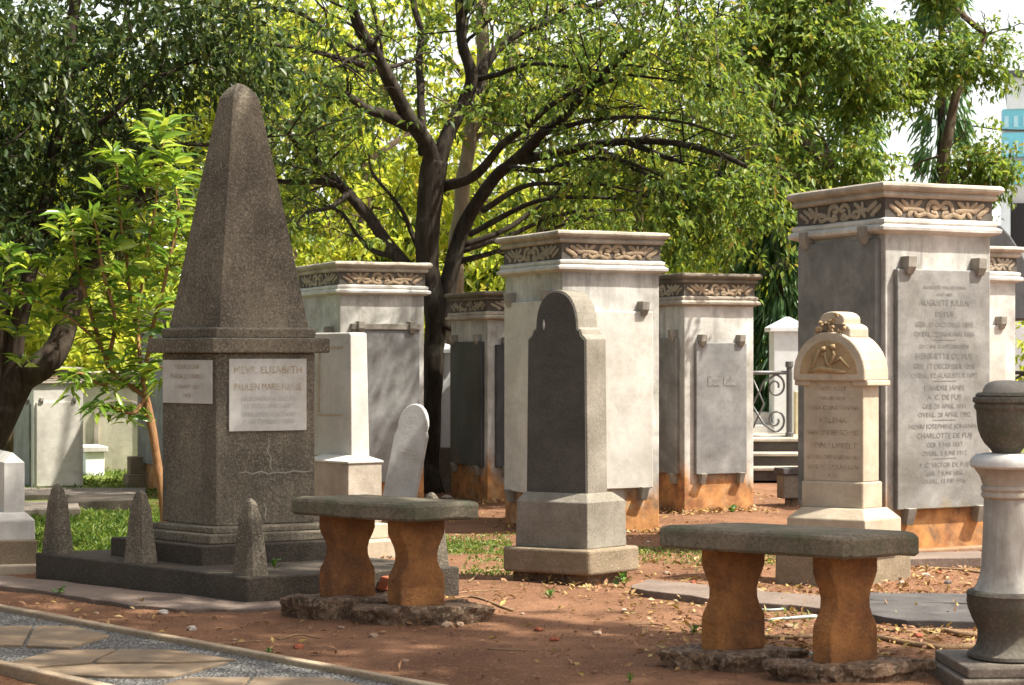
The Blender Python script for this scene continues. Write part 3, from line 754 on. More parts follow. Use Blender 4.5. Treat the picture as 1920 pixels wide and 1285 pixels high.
# ------------------------------------------------------------ benches
def bench(label, corner, dC, ztop, zbot, xl, a, b, wR, legs, group='stone benches on vase-shaped legs'):
    C = P(corner, 0, dC); fr = Frame((C.x, dC), a, b)
    kl = (xl - 960) / F
    v = (fr.C.x - kl * dC) / (math.cos(fr.b) + kl * math.sin(fr.b)); w = wR
    root = thing('stone_bench', label, 'bench', fr.pt(w / 2, v / 2, 0), group)
    def ring(e, z):
        c = .05 + e * .3
        pts = [(-e + c * .5, -e), (w + e - c * 1.4, -e), (w + e, -e + c * 1.4), (w + e, v + e - c), (w + e - c, v + e), (-e + c, v + e), (-e, v + e - c), (-e, -e + c * .5)]
        out = []
        for i in range(8):
            p0 = pts[i]; p1 = pts[(i + 1) % 8]
            for s_ in (0, .25, .5, .75): out.append(fr.pt(p0[0] + (p1[0] - p0[0]) * s_, p0[1] + (p1[1] - p0[1]) * s_, z + mnoise.noise(Vector((p0[0] * 5 + s_, p0[1] * 5, z * 3))) * .008))
        return out
    mb = MB(); mb.loft([ring(-.012, zbot), ring(0, zbot + .012), ring(.0, ztop - .02), ring(-.008, ztop - .007), ring(-.03, ztop)])
    mb.obj('seat', M['bench'], root, bevel=.005)
    for (u0, v0, zb, tilt) in legs:
        hh = zbot - zb; lw, lt = .235, .085
        prof = [(0, .99), (.06, 1.0), (.30, 1.0), (.36, .95), (.44, .78), (.52, .68), (.60, .67), (.68, .74), (.78, .92), (.82, .97), (.84, 1.0), (1.0, 1.0)]
        mb = MB(); rings = []
        for t_, s_ in prof:
            z = zb + hh * t_ + (.006 if t_ == 1 else 0)
            uc = u0 + lw / 2
            rings.append([fr.pt(uc - lw / 2 * s_, v0, z), fr.pt(uc + lw / 2 * s_, v0, z), fr.pt(uc + lw / 2 * s_, v0 + lt, z), fr.pt(uc - lw / 2 * s_, v0 + lt, z)])
        mb.loft(rings); mb.obj('leg', M['bench_leg'], root, bevel=.006)
        # broken concrete footing
        mb = MB(); rings = []; k = 40
        rnd = random.Random(int(u0 * 1000 + v0 * 5000))
        cen = fr.pt(u0 + lw / 2, v0 + lt / 2)
        for z_, sc in ((zb - .012, .93), (zb + .004, .98), (zb - .008, 1.02), (zb - .035, 1.0), (.005, .93), (-.08, .9)):
            r_ = []
            for i in range(k):
                t_ = 2 * math.pi * i / k
                rr = 1 + .3 * mnoise.noise(Vector((math.cos(t_) * 1.6, math.sin(t_) * 1.6, v0 * 9))) + .1 * mnoise.noise(Vector((math.cos(t_) * 6, math.sin(t_) * 6, z_ * 20)))
                ru, rv = .275, .185
                ct, st = math.cos(t_), math.sin(t_)
                ex = abs(ct) ** .7 * (1 if ct > 0 else -1); ey = abs(st) ** .7 * (1 if st > 0 else -1)
                q = cen + fr.R * ex * ru * rr * sc + fr.L * ey * rv * rr * sc
                r_.append(Vector((q.x, q.y, z_ + .006 * mnoise.noise(q * 12))))
            rings.append(r_)
        rings = rings[1:]
        rings.reverse(); mb.loft(rings)
        mb.obj('footing', M['rubble'], root, rough=.02, sub=2)
    return root
bench('mossy concrete bench beside the obelisk platform, the farther of the two benches', 770, 8.93, .612, .522, 532, 22, 33, .42, [(.085, .16, .085, 0), (.085, .60, .10, 0)])
bench('mossy concrete bench beside the urn-topped column, the nearer of the two benches', 1591, 7.42, .604, .508, 1218, 24, 32, .42, [(.105, .17, .055, 0), (.10, .68, .065, 0)])

# ------------------------------------------------------------ dark pointed headstone
def profile_slab(fr, prof, u0, u1, v_of, name, mat, parent, bevel=.004):
    mb = MB()
    mb.loft([[fr.pt(u0, vv_, z) for vv_, z in prof], [fr.pt(u1, vv_, z) for vv_, z in prof]])
    return mb.obj(name, M[mat], parent, bevel=bevel)
CH = G(1105, 1098); fh = Frame(CH, 44, 27); wh, vh = fh.wv(941, 1200)
dh = CH.y
hs = thing('headstone', 'dark pointed-arch headstone with pale sides on a two-tier sandstone base', 'headstone', fh.pt(wh / 2, vh / 2, 0))
mb = MB(); fh.box(mb, 0, wh, 0, vh, .052, zat(1033, dh)); mb.obj('lower_base', M['sandstone'], hs, bevel=.018, seg=3, rough=.004, sub=3)
mb = MB(); z = zat(1033, dh); zt = zat(946, dh); zt2 = zat(929, dh)
fu, wu, vu = None, None, None
e = .05
mb.loft([fh.rect(e, wh - e, e, vh - e, z), fh.rect(e + .004, wh - e - .004, e + .004, vh - e - .004, zt), fh.rect(e + .05, wh - e - .07, e + .04, vh - e - .02, zt2)])
mb.obj('plinth', M['headstone_grey'], hs, bevel=.005)
s0u, s1u = .115, .285; s0v, s1v = .10, vh - .075
zb = zt2 - .01; zsh = zat(631, dh + .1); zap2 = zat(543, dh + .15)
sw = s1v - s0v; mid = (s0v + s1v) / 2
def arch(mid, half, zs, zt, n=8, side=1):
    out = []
    for i in range(n + 1):
        t_ = i / n
        out.append((mid - side * half * math.cos(t_ * math.pi / 2) ** .9, zs + (zt - zs) * math.sin(t_ * math.pi / 2) ** .92))
    return out
hw = sw / 2
A1 = arch(mid, hw * .70, zsh + .05, zap2)
prof = [(mid - hw * 1.02, zb), (mid - hw * .97, zsh - .015), (mid - hw * .90, zsh), (mid - hw * .83, zsh + .012), (mid - hw * .78, zsh + .045)] + A1
prof = prof + [(2 * mid - x_, z_) for x_, z_ in reversed(prof[:-1])]
profile_slab(fh, prof, s0u, s1u, None, 'slab', 'headstone_grey', hs, .006)
pi_ = [(mid + (x_ - mid) * .955, (z_ - zb) * .988 + zb + (.002)) for x_, z_ in prof]
profile_slab(fh, pi_, s0u - .006, s0u + .02, None, 'dark_face', 'basalt', hs, .003)
mb = MB()
for q in ((.30, .93),):
    c_ = fh.pt(s0u - .008, s1v - sw * .30, zb + (zap2 - zb) * .83)
    mb.tube([c_ + Vector((0, 0, -.03)), c_ + Vector((0, 0, .0)), c_ + Vector((0, 0, .03))], [.002, .009, .002], 6)
mb.obj('white_spot', M['plaque'], hs)
inscribe('inscription', [('HIER RUST', .035, .3), ('ONZE GELIEFDE', .035, .07), ('MOEDER', .04, .08)], Frame(fh.pt(s0u - .006, 0), 44, 27), 'L', mid, zap2 - .1, M['basalt'], hs, .3, .0015)
# earth under the tilted base
mb = MB(); fh.box(mb, .05, wh - .03, .06, vh - .04, -.05, .056); mb.obj('footing', M['rubble'], hs, rough=.01, sub=3)

# ------------------------------------------------------------ cream headstone with arched hood
CC = G(1592, 1100); fc = Frame(CC, 40, 27); wc, vc = fc.wv(1452, 1709)
cs = thing('headstone', 'cream headstone with a round hood, relief carving and a leafy crest', 'headstone', fc.pt(wc / 2, vc / 2, 0))
dc = CC.y
mb = MB(); fc.box(mb, 0, wc, 0, vc, -.03, zat(1038, dc)); mb.obj('lower_base', M['sandstone'], cs, bevel=.015, rough=.003, sub=2)
f2_ = Frame(fc.pt(.035, .05), 40, 27); dc2 = f2_.C.y; w2_, v2_ = f2_.wv(1478, 1690)
f2_ = Frame(P(1622, 0, dc2), 40, 27); w2_, v2_ = f2_.wv(1475, 1690)
mb = MB(); z0_ = zat(1038, dc) - .002
mb.loft([f2_.rect(0, w2_, 0, v2_, z0_), f2_.rect(0, w2_, 0, v2_, zat(977, dc2)), f2_.rect(.055, w2_ - .05, .05, v2_ - .05, zat(957, dc2)), ])
mb.obj('plinth', M['cream'], cs, bevel=.006)
f3_ = Frame(P(1618, 0, dc2 + .09), 40, 27); w3_, v3_ = f3_.wv(1502, 1655); d3 = f3_.C.y
zb3 = zat(957, dc2) - .004
mb = MB(); f3_.box(mb, 0, w3_, 0, v3_, zb3, zat(905, d3))
mb.obj('foot_block', M['cream'], cs, bevel=.01)
zs3 = zat(708, d3)
mb = MB(); f3_.box(mb, .012, w3_ - .025, .006, v3_ - .006, zat(905, d3), zs3)
mb.obj('slab', M['cream'], cs, bevel=.006)
# hood: semicircular arch, proud of the slab
midc = v3_ / 2; R0 = v3_ / 2 + .03; rise = (zat(622, d3) - zs3)
pr = [(midc - R0, zs3 - .02), (midc - R0, zs3 + .02)] + [(midc - R0 * math.cos(t_), zs3 + .02 + (rise - .02) * math.sin(t_)) for t_ in np.linspace(.12, math.pi - .12, 15)] + [(midc + R0, zs3 + .02), (midc + R0, zs3 - .02)]
profile_slab(f3_, pr, -.03, w3_ + .01, None, 'arched_hood', 'cream', cs, .008)
ri = [(midc + (x_ - midc) * .80, zs3 + (z_ - zs3) * .80 + .004) for x_, z_ in pr[1:-1]]
profile_slab(f3_, ri, -.033, -.02, None, 'niche', 'cream_dirty', cs, .003)
mb = MB()
def cq(s_, z_, o_=-.036): return f3_.pt(o_, midc - s_ * R0, zs3 + rise * z_)
for pth, r_ in (([(-.55, .12), (-.2, .2), (.2, .14), (.5, .12)], .016), ([(-.45, .15), (-.35, .4), (-.2, .6), (-.12, .45)], .014), ([(-.12, .6), (-.02, .3), (.1, .2)], .013), ([(.1, .65), (.18, .5), (.1, .35), (0, .22)], .013), ([(.1, .3), (.35, .42), (.6, .2)], .012), ([(-.15, .66), (-.12, .58)], .02), ([(.12, .72), (.14, .62)], .019)):
    pts = [cq(*q_) for q_ in pth]; mb.tube(pts, [r_ * .6] + [r_] * (len(pts) - 2) + [r_ * .6] if len(pts) > 2 else r_, 7)
mb.obj('relief_carving', M['cream_dirty'], cs, smooth=True)
# impost blocks under the hood ends
mb = MB()
f3_.box(mb, -.01, w3_ + .02, -.035, .06, zs3 - .05, zs3 - .018); f3_.box(mb, -.01, w3_ + .02, v3_ - .06, v3_ + .035, zs3 - .05, zs3 - .018)
mb.obj('impost', M['cream'], cs, bevel=.006)
# crest: two rolls and a carved leafy front
mb = MB(); za = zs3 + rise
for (dz, r_, half) in ((.035, .042, .11), (.095, .045, .075)):
    pp = [(midc + half * math.cos(t_), za - .02 + dz + r_ * math.sin(t_)) for t_ in np.linspace(math.pi, 0, 9)] + [(midc + half, za - .035), (midc - half, za - .035)]
    mb.loft([[f3_.pt(.0, a_, b_) for a_, b_ in pp], [f3_.pt(w3_ * .95 - (.02 if half < .1 else 0), a_, b_) for a_, b_ in pp]])
mb.obj('crest', M['cream'], cs, bevel=.006)
mb = MB(); rnd = random.Random(3)
for i in range(26):
    t_ = rnd.uniform(0, math.pi); rr = rnd.uniform(.1, 1)
    c_ = f3_.pt(-.012, midc + .10 * rr * math.cos(t_) * (1 - .35 * math.sin(t_)), za - .005 + .135 * rr * math.sin(t_))
    d_ = Vector((rnd.uniform(-1, 1), rnd.uniform(-.3, .3), rnd.uniform(-1, 1))) * .016
    mb.tube([c_ - d_, c_ + Vector((0, -.008, .004)), c_ + d_], [.004, .011, .004], 6)
mb.obj('leaf_carving', M['cream_dirty'], cs, smooth=True)
fi = Frame(f3_.pt(.012, 0), 40, 27)
inscribe('inscription', [('HIER RUST', .034, .04), ('ONZE LIEVE', .028, .055), ('ELISA CONSTANTIA', .034, .058), ('HELENA', .046, .078), ('VAN LINDENSCHMIT', .046, .072), ('VON LUPPELT', .046, .078), ('GEB. TE BATAVIA 8 FEBRUARI 1830', .036, .065), ('OVERL. 27 JULI 1876', .036, .058), ('R.I.P.', .03, .048)], fi, 'L', midc, zs3 - .04, M['dark_letter'], cs, v3_ * .84, .0015)

# ------------------------------------------------------------ white pillar headstone behind the obelisk
CW = G(668, 1049); fw = Frame(CW, 32, 42); dw = CW.y
wp = thing('pillar_headstone', 'white tapering pillar headstone with a lettered side panel, between the obelisk and a grey panel', 'headstone', fw.pt(.3, .3, 0))
def pbox(cpx, dist, xl, xr): 
    f_ = Frame(P(cpx, 0, dist), 32, 42); a_, b_ = f_.wv(xl, xr); return f_, a_, b_
fa, wa, va = pbox(668, dw, 560, 750)
mb = MB(); fa.box(mb, 0, wa, 0, va, -.03, zat(1017, dw)); mb.obj('base_step', M['cream'], wp, bevel=.01)
fa, wa, va = pbox(662, dw + .12, 566, 728)
mb = MB(); fa.box(mb, 0, wa, 0, va, zat(1017, dw), zat(985, dw + .12)); mb.obj('base_step', M['cream'], wp, bevel=.008)
fa, wa, va = pbox(653, dw + .2, 575, 716); d_ = dw + .2
mb = MB(); mb.loft([fa.rect(0, wa, 0, va, zat(985, dw + .12)), fa.rect(0, wa, 0, va, zat(870, d_))]); mb.obj('plinth', M['cornice'], wp, bevel=.006)
mb = MB(); mb.loft([fa.off(wa, va, .008, zat(870, d_)), fa.off(wa, va, .008, zat(866, d_)), fa.rect(.07, wa - .07, .07, va - .07, zat(856, d_))]); mb.obj('plinth_cap', M['marble_clean'], wp, bevel=.004)
ft, wt, vt = pbox(659, d_ + .10, 583, 693)
cen = ft.pt(wt / 2, vt / 2); z0_, z1_ = zat(858, d_ + .1), zat(627, d_ + .1)
def tr(s_, z): return [Vector((cen.x + (q.x - cen.x) * s_, cen.y + (q.y - cen.y) * s_, z)) for q in ft.rect(0, wt, 0, vt, z)]
mb = MB(); mb.loft([tr(1, z0_), tr(.91, z1_), tr(.85, z1_ + .012)]); shaft = mb.obj('shaft', M['marble_plain'], wp, bevel=.006)
mb = MB()
zA, zB = zat(778, d_), zat(652, d_)
def sface(v_, z):
    s_ = 1 - .09 * (z - z0_) / (z1_ - z0_); q = ft.pt(0, v_ * vt); return Vector((cen.x + (q.x - cen.x) * s_, cen.y + (q.y - cen.y) * s_, z))
for (va_, vb_, za_, zb_) in ((.2, .8, zB, zB + .008), (.2, .8, zA - .008, zA), (.8, .83, zA - .008, zB + .008)):
    o_ = ft.nL
    r0 = [sface(va_, za_), sface(vb_, za_), sface(vb_, zb_), sface(va_, zb_)]
    mb.loft([[q - o_ * .002 for q in r0], [q + o_ * .008 for q in r0]])
mb.obj('panel_frame', M['cream'], wp)
inscribe('inscription', [('TER GEDACHTENIS', .022, .02), ('VAN', .02, .03), ('JOHANNA MARIA', .024, .04), ('WEDUWE', .022, .035), ('GEBOREN', .022, .035), ('TE BATAVIA', .022, .035), ('12 MEI 1822', .022, .035), ('OVERLEDEN', .022, .035), ('4 JULI 1871', .022, .035)], Frame(ft.pt(.012, 0), 32, 42), 'L', vt * .5, zB - .01, M['worn_letter'], wp, .16, .006)

# tilted grey headstone
CT = G(742, 972); ft2 = Frame(CT, 50, 20); dT = CT.y
hs2 = thing('headstone', 'leaning light grey headstone with a rounded top, right of the white pillar headstone', 'headstone', CT)
k_ = dT / F
W2 = 62 * k_; Ht = (975 - 757) * k_
pr = [(-W2 * .5, -.08), (-W2 * .5, Ht * .70), (-W2 * .44, Ht * .78)] + [(-W2 * .46 * math.cos(t_), Ht * .80 + Ht * .2 * math.sin(t_)) for t_ in np.linspace(.15, math.pi - .15, 12)] + [(W2 * .44, Ht * .78), (W2 * .47, Ht * .76), (W2 * .5, Ht * .74), (W2 * .5, -.08)]
lean = rad(11); X_ = Vector((math.cos(rad(-12)), math.sin(rad(-12)), 0)); nn_ = Vector((X_.y, -X_.x, 0))
def lt(x_, z_, o_):
    xr_ = x_ * math.cos(lean) + z_ * math.sin(lean); zr_ = -x_ * math.sin(lean) + z_ * math.cos(lean)
    q = Vector((CT.x, CT.y, 0)) + X_ * xr_ + Vector((0, 0, zr_)) + nn_ * o_ + Vector((0, z_ * .05, 0)); return q
M['cool_stone'] = stone('cool_stone', (.60, .60, .60), (.48, .485, .48), 4, 0, streak=.3, stc=(.2, .19, .17), bump=.3)
mb = MB(); mb.loft([[lt(x_, z_, .04) for x_, z_ in pr], [lt(x_, z_, -.04) for x_, z_ in pr]]); mb.obj('slab', M['cool_stone'], hs2, bevel=.006)
mb = MB()
for (x0, x1, z0_, z1_) in ((-.3, .32, .60, .606), (-.3, .32, .515, .52), (-.3, -.29, .52, .6), (.31, .32, .52, .6), (-.25, .28, .54, .572), (-.2, .15, .34, .352), (-.12, .1, .29, .3)):
    r0 = [lt(W2 * a_, Ht * b_, .0415) for a_, b_ in ((x0, z0_), (x1, z0_), (x1, z1_), (x0, z1_))]; mb.add(r0, [(0, 1, 2, 3)])
mb.obj('worn_inscription', M['worn_letter'], hs2)

# ------------------------------------------------------------ urn column at the right edge
dC_ = 7.55
cx_ = (1887 - 960) / F * dC_; k_ = dC_ / F
col = thing('urn_column', 'white marble column topped with a dark stone urn beside the nearer bench', 'column', (cx_, dC_, 0))
def lathe(mb, prof, n=48):
    rings = []
    for y_, r_ in prof:
        z = zat(y_, dC_); rings.append([Vector((cx_ + r_ * k_ * math.cos(2 * math.pi * j / n), dC_ + r_ * k_ * math.sin(2 * math.pi * j / n), z)) for j in range(n)])
    rings.reverse(); mb.loft(rings)
def smooth_edges(o):
    m = o.modifiers.new('ws', 'EDGE_SPLIT'); m.split_angle = rad(38)
mb = MB(); lathe(mb, [(713, 1), (714, 20), (717, 31), (722, 38), (729, 42), (738, 44)]); smooth_edges(mb.obj('urn_cap', M['clamp'], col, smooth=True))
mb = MB(); lathe(mb, [(735, 40), (737, 53), (741, 57), (743, 55), (746, 61), (753, 62), (757, 57), (760, 59), (765, 59), (769, 56), (772, 55), (790, 54), (806, 52), (820, 47), (832, 40), (841, 31), (848, 26), (852, 28)]); smooth_edges(mb.obj('urn', M['urn'], col, smooth=True))
mb = MB(); lathe(mb, [(850, 40), (853, 56), (860, 64), (866, 67), (873, 67), (877, 63)]); smooth_edges(mb.obj('capital', M['marble_clean'], col, smooth=True))
mb = MB(); lathe(mb, [(877, 60), (884, 55), (893, 49), (902, 46), (910, 43), (912, 46), (917, 47), (922, 44), (925, 46), (931, 46), (935, 42)]); smooth_edges(mb.obj('neck', M['cornice'], col, smooth=True))
M['marble_column'] = stone('marble_column', (.56, .54, .49), (.34, .32, .28), 2.5, 0, grime=.7, streak=.9, stc=(.12, .10, .08), bump=.2, moss=.2, mossc=(.2, .18, .14))
mb = MB(); lathe(mb, [(935, 41), (1000, 43), (1060, 46), (1080, 49), (1095, 54), (1106, 60)]); smooth_edges(mb.obj('shaft', M['marble_column'], col, smooth=True))
mb = MB(); lathe(mb, [(1106, 60), (1108, 70), (1113, 74), (1118, 72), (1128, 73), (1142, 70), (1158, 64), (1172, 57), (1184, 53), (1198, 53), (1212, 57), (1220, 64), (1224, 71), (1230, 72), (1234, 66)]); smooth_edges(mb.obj('bulb_base', M['urn'], col, smooth=True))
def sq(mb, y0, y1, h, ang=rad(3)):
    rings = []
    for y_ in (y1, y0):
        rings.append([Vector((cx_ + h * k_ * (math.cos(ang) * a_ - math.sin(ang) * b_), dC_ + h * k_ * (math.sin(ang) * a_ + math.cos(ang) * b_), zat(y_, dC_ ))) for a_, b_ in ((-1, -1), (1, -1), (1, 1), (-1, 1))])
    mb.loft(rings)
mb = MB(); sq(mb, 1234, 1254, 106); mb.obj('plinth', M['old_concrete'], col, bevel=.008)
mb = MB(); sq(mb, 1254, 1300, 119); mb.obj('footing_slab', M['old_concrete'], col, bevel=.01)

# ------------------------------------------------------------ left edge white tomb
CL = G(28, 1078); fl = Frame(CL, 10, 60); dL = CL.y
lt_ = thing('headstone', 'white block headstone with sloped shoulders on a stepped base at the left edge', 'headstone', fl.pt(0, 0, 0))
def lbox(name, cpx, dist, xr, v, y0, y1, mat, ch=0, topch=None):
    f_ = Frame(P(cpx, 0, dist), 12, 62); w_, _ = f_.wv(cpx - 40, xr); mb = MB()
    rings = [f_.rect(0, w_, 0, v, zat(y0, dist)), f_.rect(0, w_, 0, v, zat(y1, dist))]
    if topch: rings.append(f_.rect(topch, w_ - topch, topch, v - topch, zat(y1, dist) + topch * 1.0))
    mb.loft(rings); return mb.obj(name, M[mat], lt_, bevel=.008)
lbox('base_step', -26, dL, 76, 1.0, 1084, 1062, 'cream')
lbox('base_step', -20, dL + .08, 70, .9, 1062, 1015, 'sandstone')
lbox('plinth', -16, dL + .12, 66, .8, 1015, 977, 'marble_clean', topch=.045)
lbox('body', 8, dL + .2, 46, .55, 966, 868, 'marble_clean', topch=.06)

# ------------------------------------------------------------ things in the background, left
def simple_box(name, label, cat, cpx, yb, yt, xl, xr, mat, a=25, b=65, parts=None, group=None, v=None):
    C = G(cpx, yb); f_ = Frame(C, a, b); w_, v_ = f_.wv(xl, xr)
    if v: v_ = v
    root = thing(name, label, cat, f_.pt(w_ / 2, v_ / 2, 0), group)
    T_ = zat(yt, C.y)
    for (nm, e, t0, t1, m_) in parts or [('block', 0, -.05, 1, mat)]:
        mb = MB(); mb.loft([f_.off(w_, v_, e, t0 * T_), f_.off(w_, v_, e, t1 * T_)]); mb.obj(nm, M[m_], root, bevel=.01)
    return root
simple_box('pedestal_tomb', 'small white pedestal tomb standing on the sunny lawn', 'tomb', 160, 892, 838, 143, 196, 'marble_clean', parts=[('body', 0, -.05, .8, 'white_paint'), ('cap', .035, .8, 1, 'marble_clean')])
simple_box('stone_pillar', 'short two-tone stone pillar at the edge of the sunny lawn, left of the obelisk', 'pillar', 244, 916, 857, 238, 275, 'old_concrete', parts=[('lower_block', .03, -.05, .45, 'sandstone'), ('upper_block', 0, .45, 1, 'sandstone')])
M['white_wall'] = M['white_paint']
wl = MB(); c0 = G(205, 880); c1 = G(330, 880)
# long flat tomb slabs between lawn and front grass
def slab(name, label, pts, h, mat, cat='slab', group=None, parent=None, rough=.004, kind=None):
    c = [G(x, y) for x, y in pts]; cen_ = sum(c, Vector()) / len(c)
    mb = MB(); r = []
    for i in range(len(c)):
        a_, b_ = c[i], c[(i + 1) % len(c)]
        for s_ in (0, .25, .5, .75):
            q = a_.lerp(b_, s_); r.append(q + Vector((mnoise.noise(q * 7), mnoise.noise(q * 7 + Vector((9, 0, 0))), 0)) * (.012 + rough * 1.5))
    mb.loft([[Vector((q.x, q.y, -.03)) for q in r], [Vector((q.x, q.y, h + .004 * mnoise.noise(q * 5))) for q in r]])
    o = mb.obj(name, M[mat], None, bevel=.006, loc=(cen_.x, cen_.y, 0))
    return tag(o, label, cat, group, kind)
slab('grave_slab', 'long low grave slab at the back edge of the grass, left of the obelisk', [(20, 938), (270, 938), (275, 924), (30, 924)], .05, 'old_concrete')
slab('grave_slab', 'thick dark grave slab just in front of the long low slab, left of the obelisk', [(125, 962), (272, 956), (275, 944), (130, 948)], .09, 'granite_dark')
slab('grave_slab', 'small tilted-looking grave slab next to the left platform post', [(40, 975), (150, 972), (145, 955), (45, 958)], .08, 'old_concrete')
slab('grave_slab', 'flat pinkish grave slab in the sun between the dark headstone and the nearer bench', [(1175, 1112), (1330, 1132), (1400, 1137), (1380, 1112), (1290, 1103), (1215, 1096)], .03, 'pinkslab', rough=.02)
slab('grave_slab', 'broken pinkish slab piece seen between the legs of the nearer bench', [(1412, 1140), (1480, 1143), (1556, 1152), (1545, 1126), (1470, 1120), (1396, 1114)], .028, 'pinkslab', rough=.02)
slab('grave_slab', 'dark flat grave slab lying among roots left of the urn column', [(1560, 1152), (1700, 1176), (1880, 1178), (1880, 1150), (1700, 1140), (1570, 1134)], .035, 'slate')
slab('grave_slab', 'narrow dark grave slab behind the flat dark slab, left of the urn column', [(1610, 1134), (1720, 1142), (1880, 1140), (1880, 1126), (1720, 1124), (1610, 1122)], .035, 'slate')
slab('paving_strip', 'thin broken paving strip along the front of the obelisk platform', [(-60, 1098), (62, 1110), (150, 1126), (250, 1140), (330, 1146), (460, 1148), (600, 1138), (600, 1122), (462, 1134), (250, 1112), (60, 1090), (-60, 1078)], .018, 'pinkslab', 'paving', rough=.03)
slab('kerb_stone', 'low kerb stone right of the nearer bench, in front of the red-stained tomb foot', [(1700, 1062), (1840, 1060), (1840, 1048), (1700, 1050)], .05, 'pinkslab', 'kerb')
simple_box('stone_block', 'dark lidded stone block beside the terrace steps, left of the cream headstone', 'block', 1470, 950, 878, 1456, 1560, 'granite_dark', parts=[('body', 0, .2, .82, 'old_concrete'), ('lid', .02, .82, 1, 'slate'), ('foot', -.05, -.05, .2, 'rubble')])

# low grey wall + white painted boundary behind the trunk
Cw = G(800, 922); fwl = Frame(Cw, 0, 88)
gw = thing('boundary_wall', 'grey plinth wall carrying a bright white panel, seen right of the tree trunk', 'wall', fwl.pt(.3, .1, 0))
mb = MB(); fwl.box(mb, -.25, .35, 0, .25, -.05, zat(840, Cw.y)); mb.obj('plinth_wall', M['old_concrete'], gw, bevel=.008)
mb = MB(); fwl.box(mb, -.2, .30, .03, .22, zat(840, Cw.y), zat(662, Cw.y)); mb.obj('white_panel', M['white_paint'], gw, bevel=.006)
mb = MB(); mb.loft([fwl.rect(-.24, .34, -.01, .26, zat(662, Cw.y)), fwl.rect(-.24, .34, -.01, .26, zat(655, Cw.y)), fwl.rect(.02, .08, .1, .14, zat(637, Cw.y))]); mb.obj('cap', M['white_paint'], gw)

# terrace with steps, fence, gatepost
dS = G(0, 905).y
def X(px, d): return (px - 960) / F * d
st = thing('terrace_steps', 'dark stone steps with pale edges climbing to the terrace behind the cream headstone', 'steps', (X(1500, dS), dS, 0))
zz = [0, zat(900, dS) * 0 + .155, .29, .43]
for i in range(3):
    y0 = dS + i * .32
    mb = MB(); mb.loft([[Vector((X(1330, dS), y0, .02 if i == 0 else zz[i] - .01)), Vector((X(1720, dS), y0, .02 if i == 0 else zz[i] - .01)), Vector((X(1720, dS), y0 + 3, 0)), Vector((X(1330, dS), y0 + 3, 0))],
                        [Vector((X(1330, dS), y0, zz[i + 1] - .03)), Vector((X(1720, dS), y0, zz[i + 1] - .03)), Vector((X(1720, dS), y0 + 3, zz[i + 1] - .03)), Vector((X(1330, dS), y0 + 3, zz[i + 1] - .03))]])
    mb.obj('riser', M['step_dark'], st)
    mb = MB(); mb.loft([[Vector((X(1328, dS), y0 - .03, zz[i + 1] - .03)), Vector((X(1722, dS), y0 - .03, zz[i + 1] - .03)), Vector((X(1722, dS), y0 + .5 if i < 2 else y0 + 4, zz[i + 1] - .03)), Vector((X(1328, dS), y0 + .5 if i < 2 else y0 + 4, zz[i + 1] - .03))],
                        [Vector((X(1328, dS), y0 - .03, zz[i + 1])), Vector((X(1722, dS), y0 - .03, zz[i + 1])), Vector((X(1722, dS), y0 + .5 if i < 2 else y0 + 4, zz[i + 1])), Vector((X(1328, dS), y0 + .5 if i < 2 else y0 + 4, zz[i + 1]))]])
    mb.obj('tread', M['cornice'], st, bevel=.005)
dF = dS + 1.1; zT = zz[3]
def scroll_fence(label, x0, x1, zt, d, posts, mat='iron'):
    root = thing('iron_fence', label, 'fence', (X((x0 + x1) / 2, d), d, zT))
    mb = MB(); Y = d
    def q(px, py): return Vector((X(px, d), Y, zat(py, d)))
    mb.tube([q(x0, 699), q(x1, 699)], .022, 8); mb.obj('top_rail', M[mat], root, smooth=True)
    mb = MB(); mb.tube([q(x0, 819), q(x1, 819)], .016, 8); mb.obj('bottom_rail', M[mat], root, smooth=True)
    for px in posts:
        mb = MB(); mb.tube([q(px, 826), q(px, 812), q(px, 811), q(px, 700), q(px, 690), q(px, 688), q(px, 678)], [.045, .045, .034, .034, .03, .045, .042], 10); mb.obj('post', M[mat], root, smooth=False)
    span = 66
    px = x1 - 6
    while px - span > x0 - 60:
        a_ = px - 22
        mb = MB()
        for cy, sg in ((725, 1), (788, -1)):
            pts = []
            for t_ in np.linspace(0, 1, 26):
                ang = -math.pi / 2 * sg + sg * t_ * 4.2 * math.pi / 1.6
                r_ = 22 * (1 - t_ * .72)
                pts.append(q(a_ + r_ * math.cos(ang) * .85, cy + r_ * math.sin(ang)))
            pts = [q(a_ - 42, 760 - sg * 3)] + [q(a_ - 22, cy - sg * 8)] + pts
            mb.tube(pts, .013, 6)
        mb.tube([q(a_ - 42, 712), q(a_ - 22, 757), q(a_ - 42, 803)], .012, 6)
        mb.tube([q(a_ + 4, 700), q(a_ + 4, 705)], .012, 6)
        mb.obj('scroll', M[mat], root, smooth=True)
        px -= span
    return root
scroll_fence('grey wrought-iron fence with spiral scrolls on the terrace', 1345, 1482, 0, dF, (1480, 1352))
scroll_fence('dark wrought-iron fence seen at the right edge behind the tomb blocks', 1880, 2010, 0, dF + .6, (2005,), 'iron_dark')
dG = dF + 1.0
gp = thing('gatepost', 'white square gatepost with a pyramid cap behind the scroll fence', 'gatepost', (X(1478, dG), dG, zT))
def cbox(mb, px0, px1, d0, d1, y0, y1, d):
    mb.loft([[Vector((X(px0, d), d0, zat(y0, d))), Vector((X(px1, d), d0, zat(y0, d))), Vector((X(px1, d), d1, zat(y0, d))), Vector((X(px0, d), d1, zat(y0, d)))],
             [Vector((X(px0, d), d0, zat(y1, d))), Vector((X(px1, d), d0, zat(y1, d))), Vector((X(px1, d), d1, zat(y1, d))), Vector((X(px0, d), d1, zat(y1, d)))]])
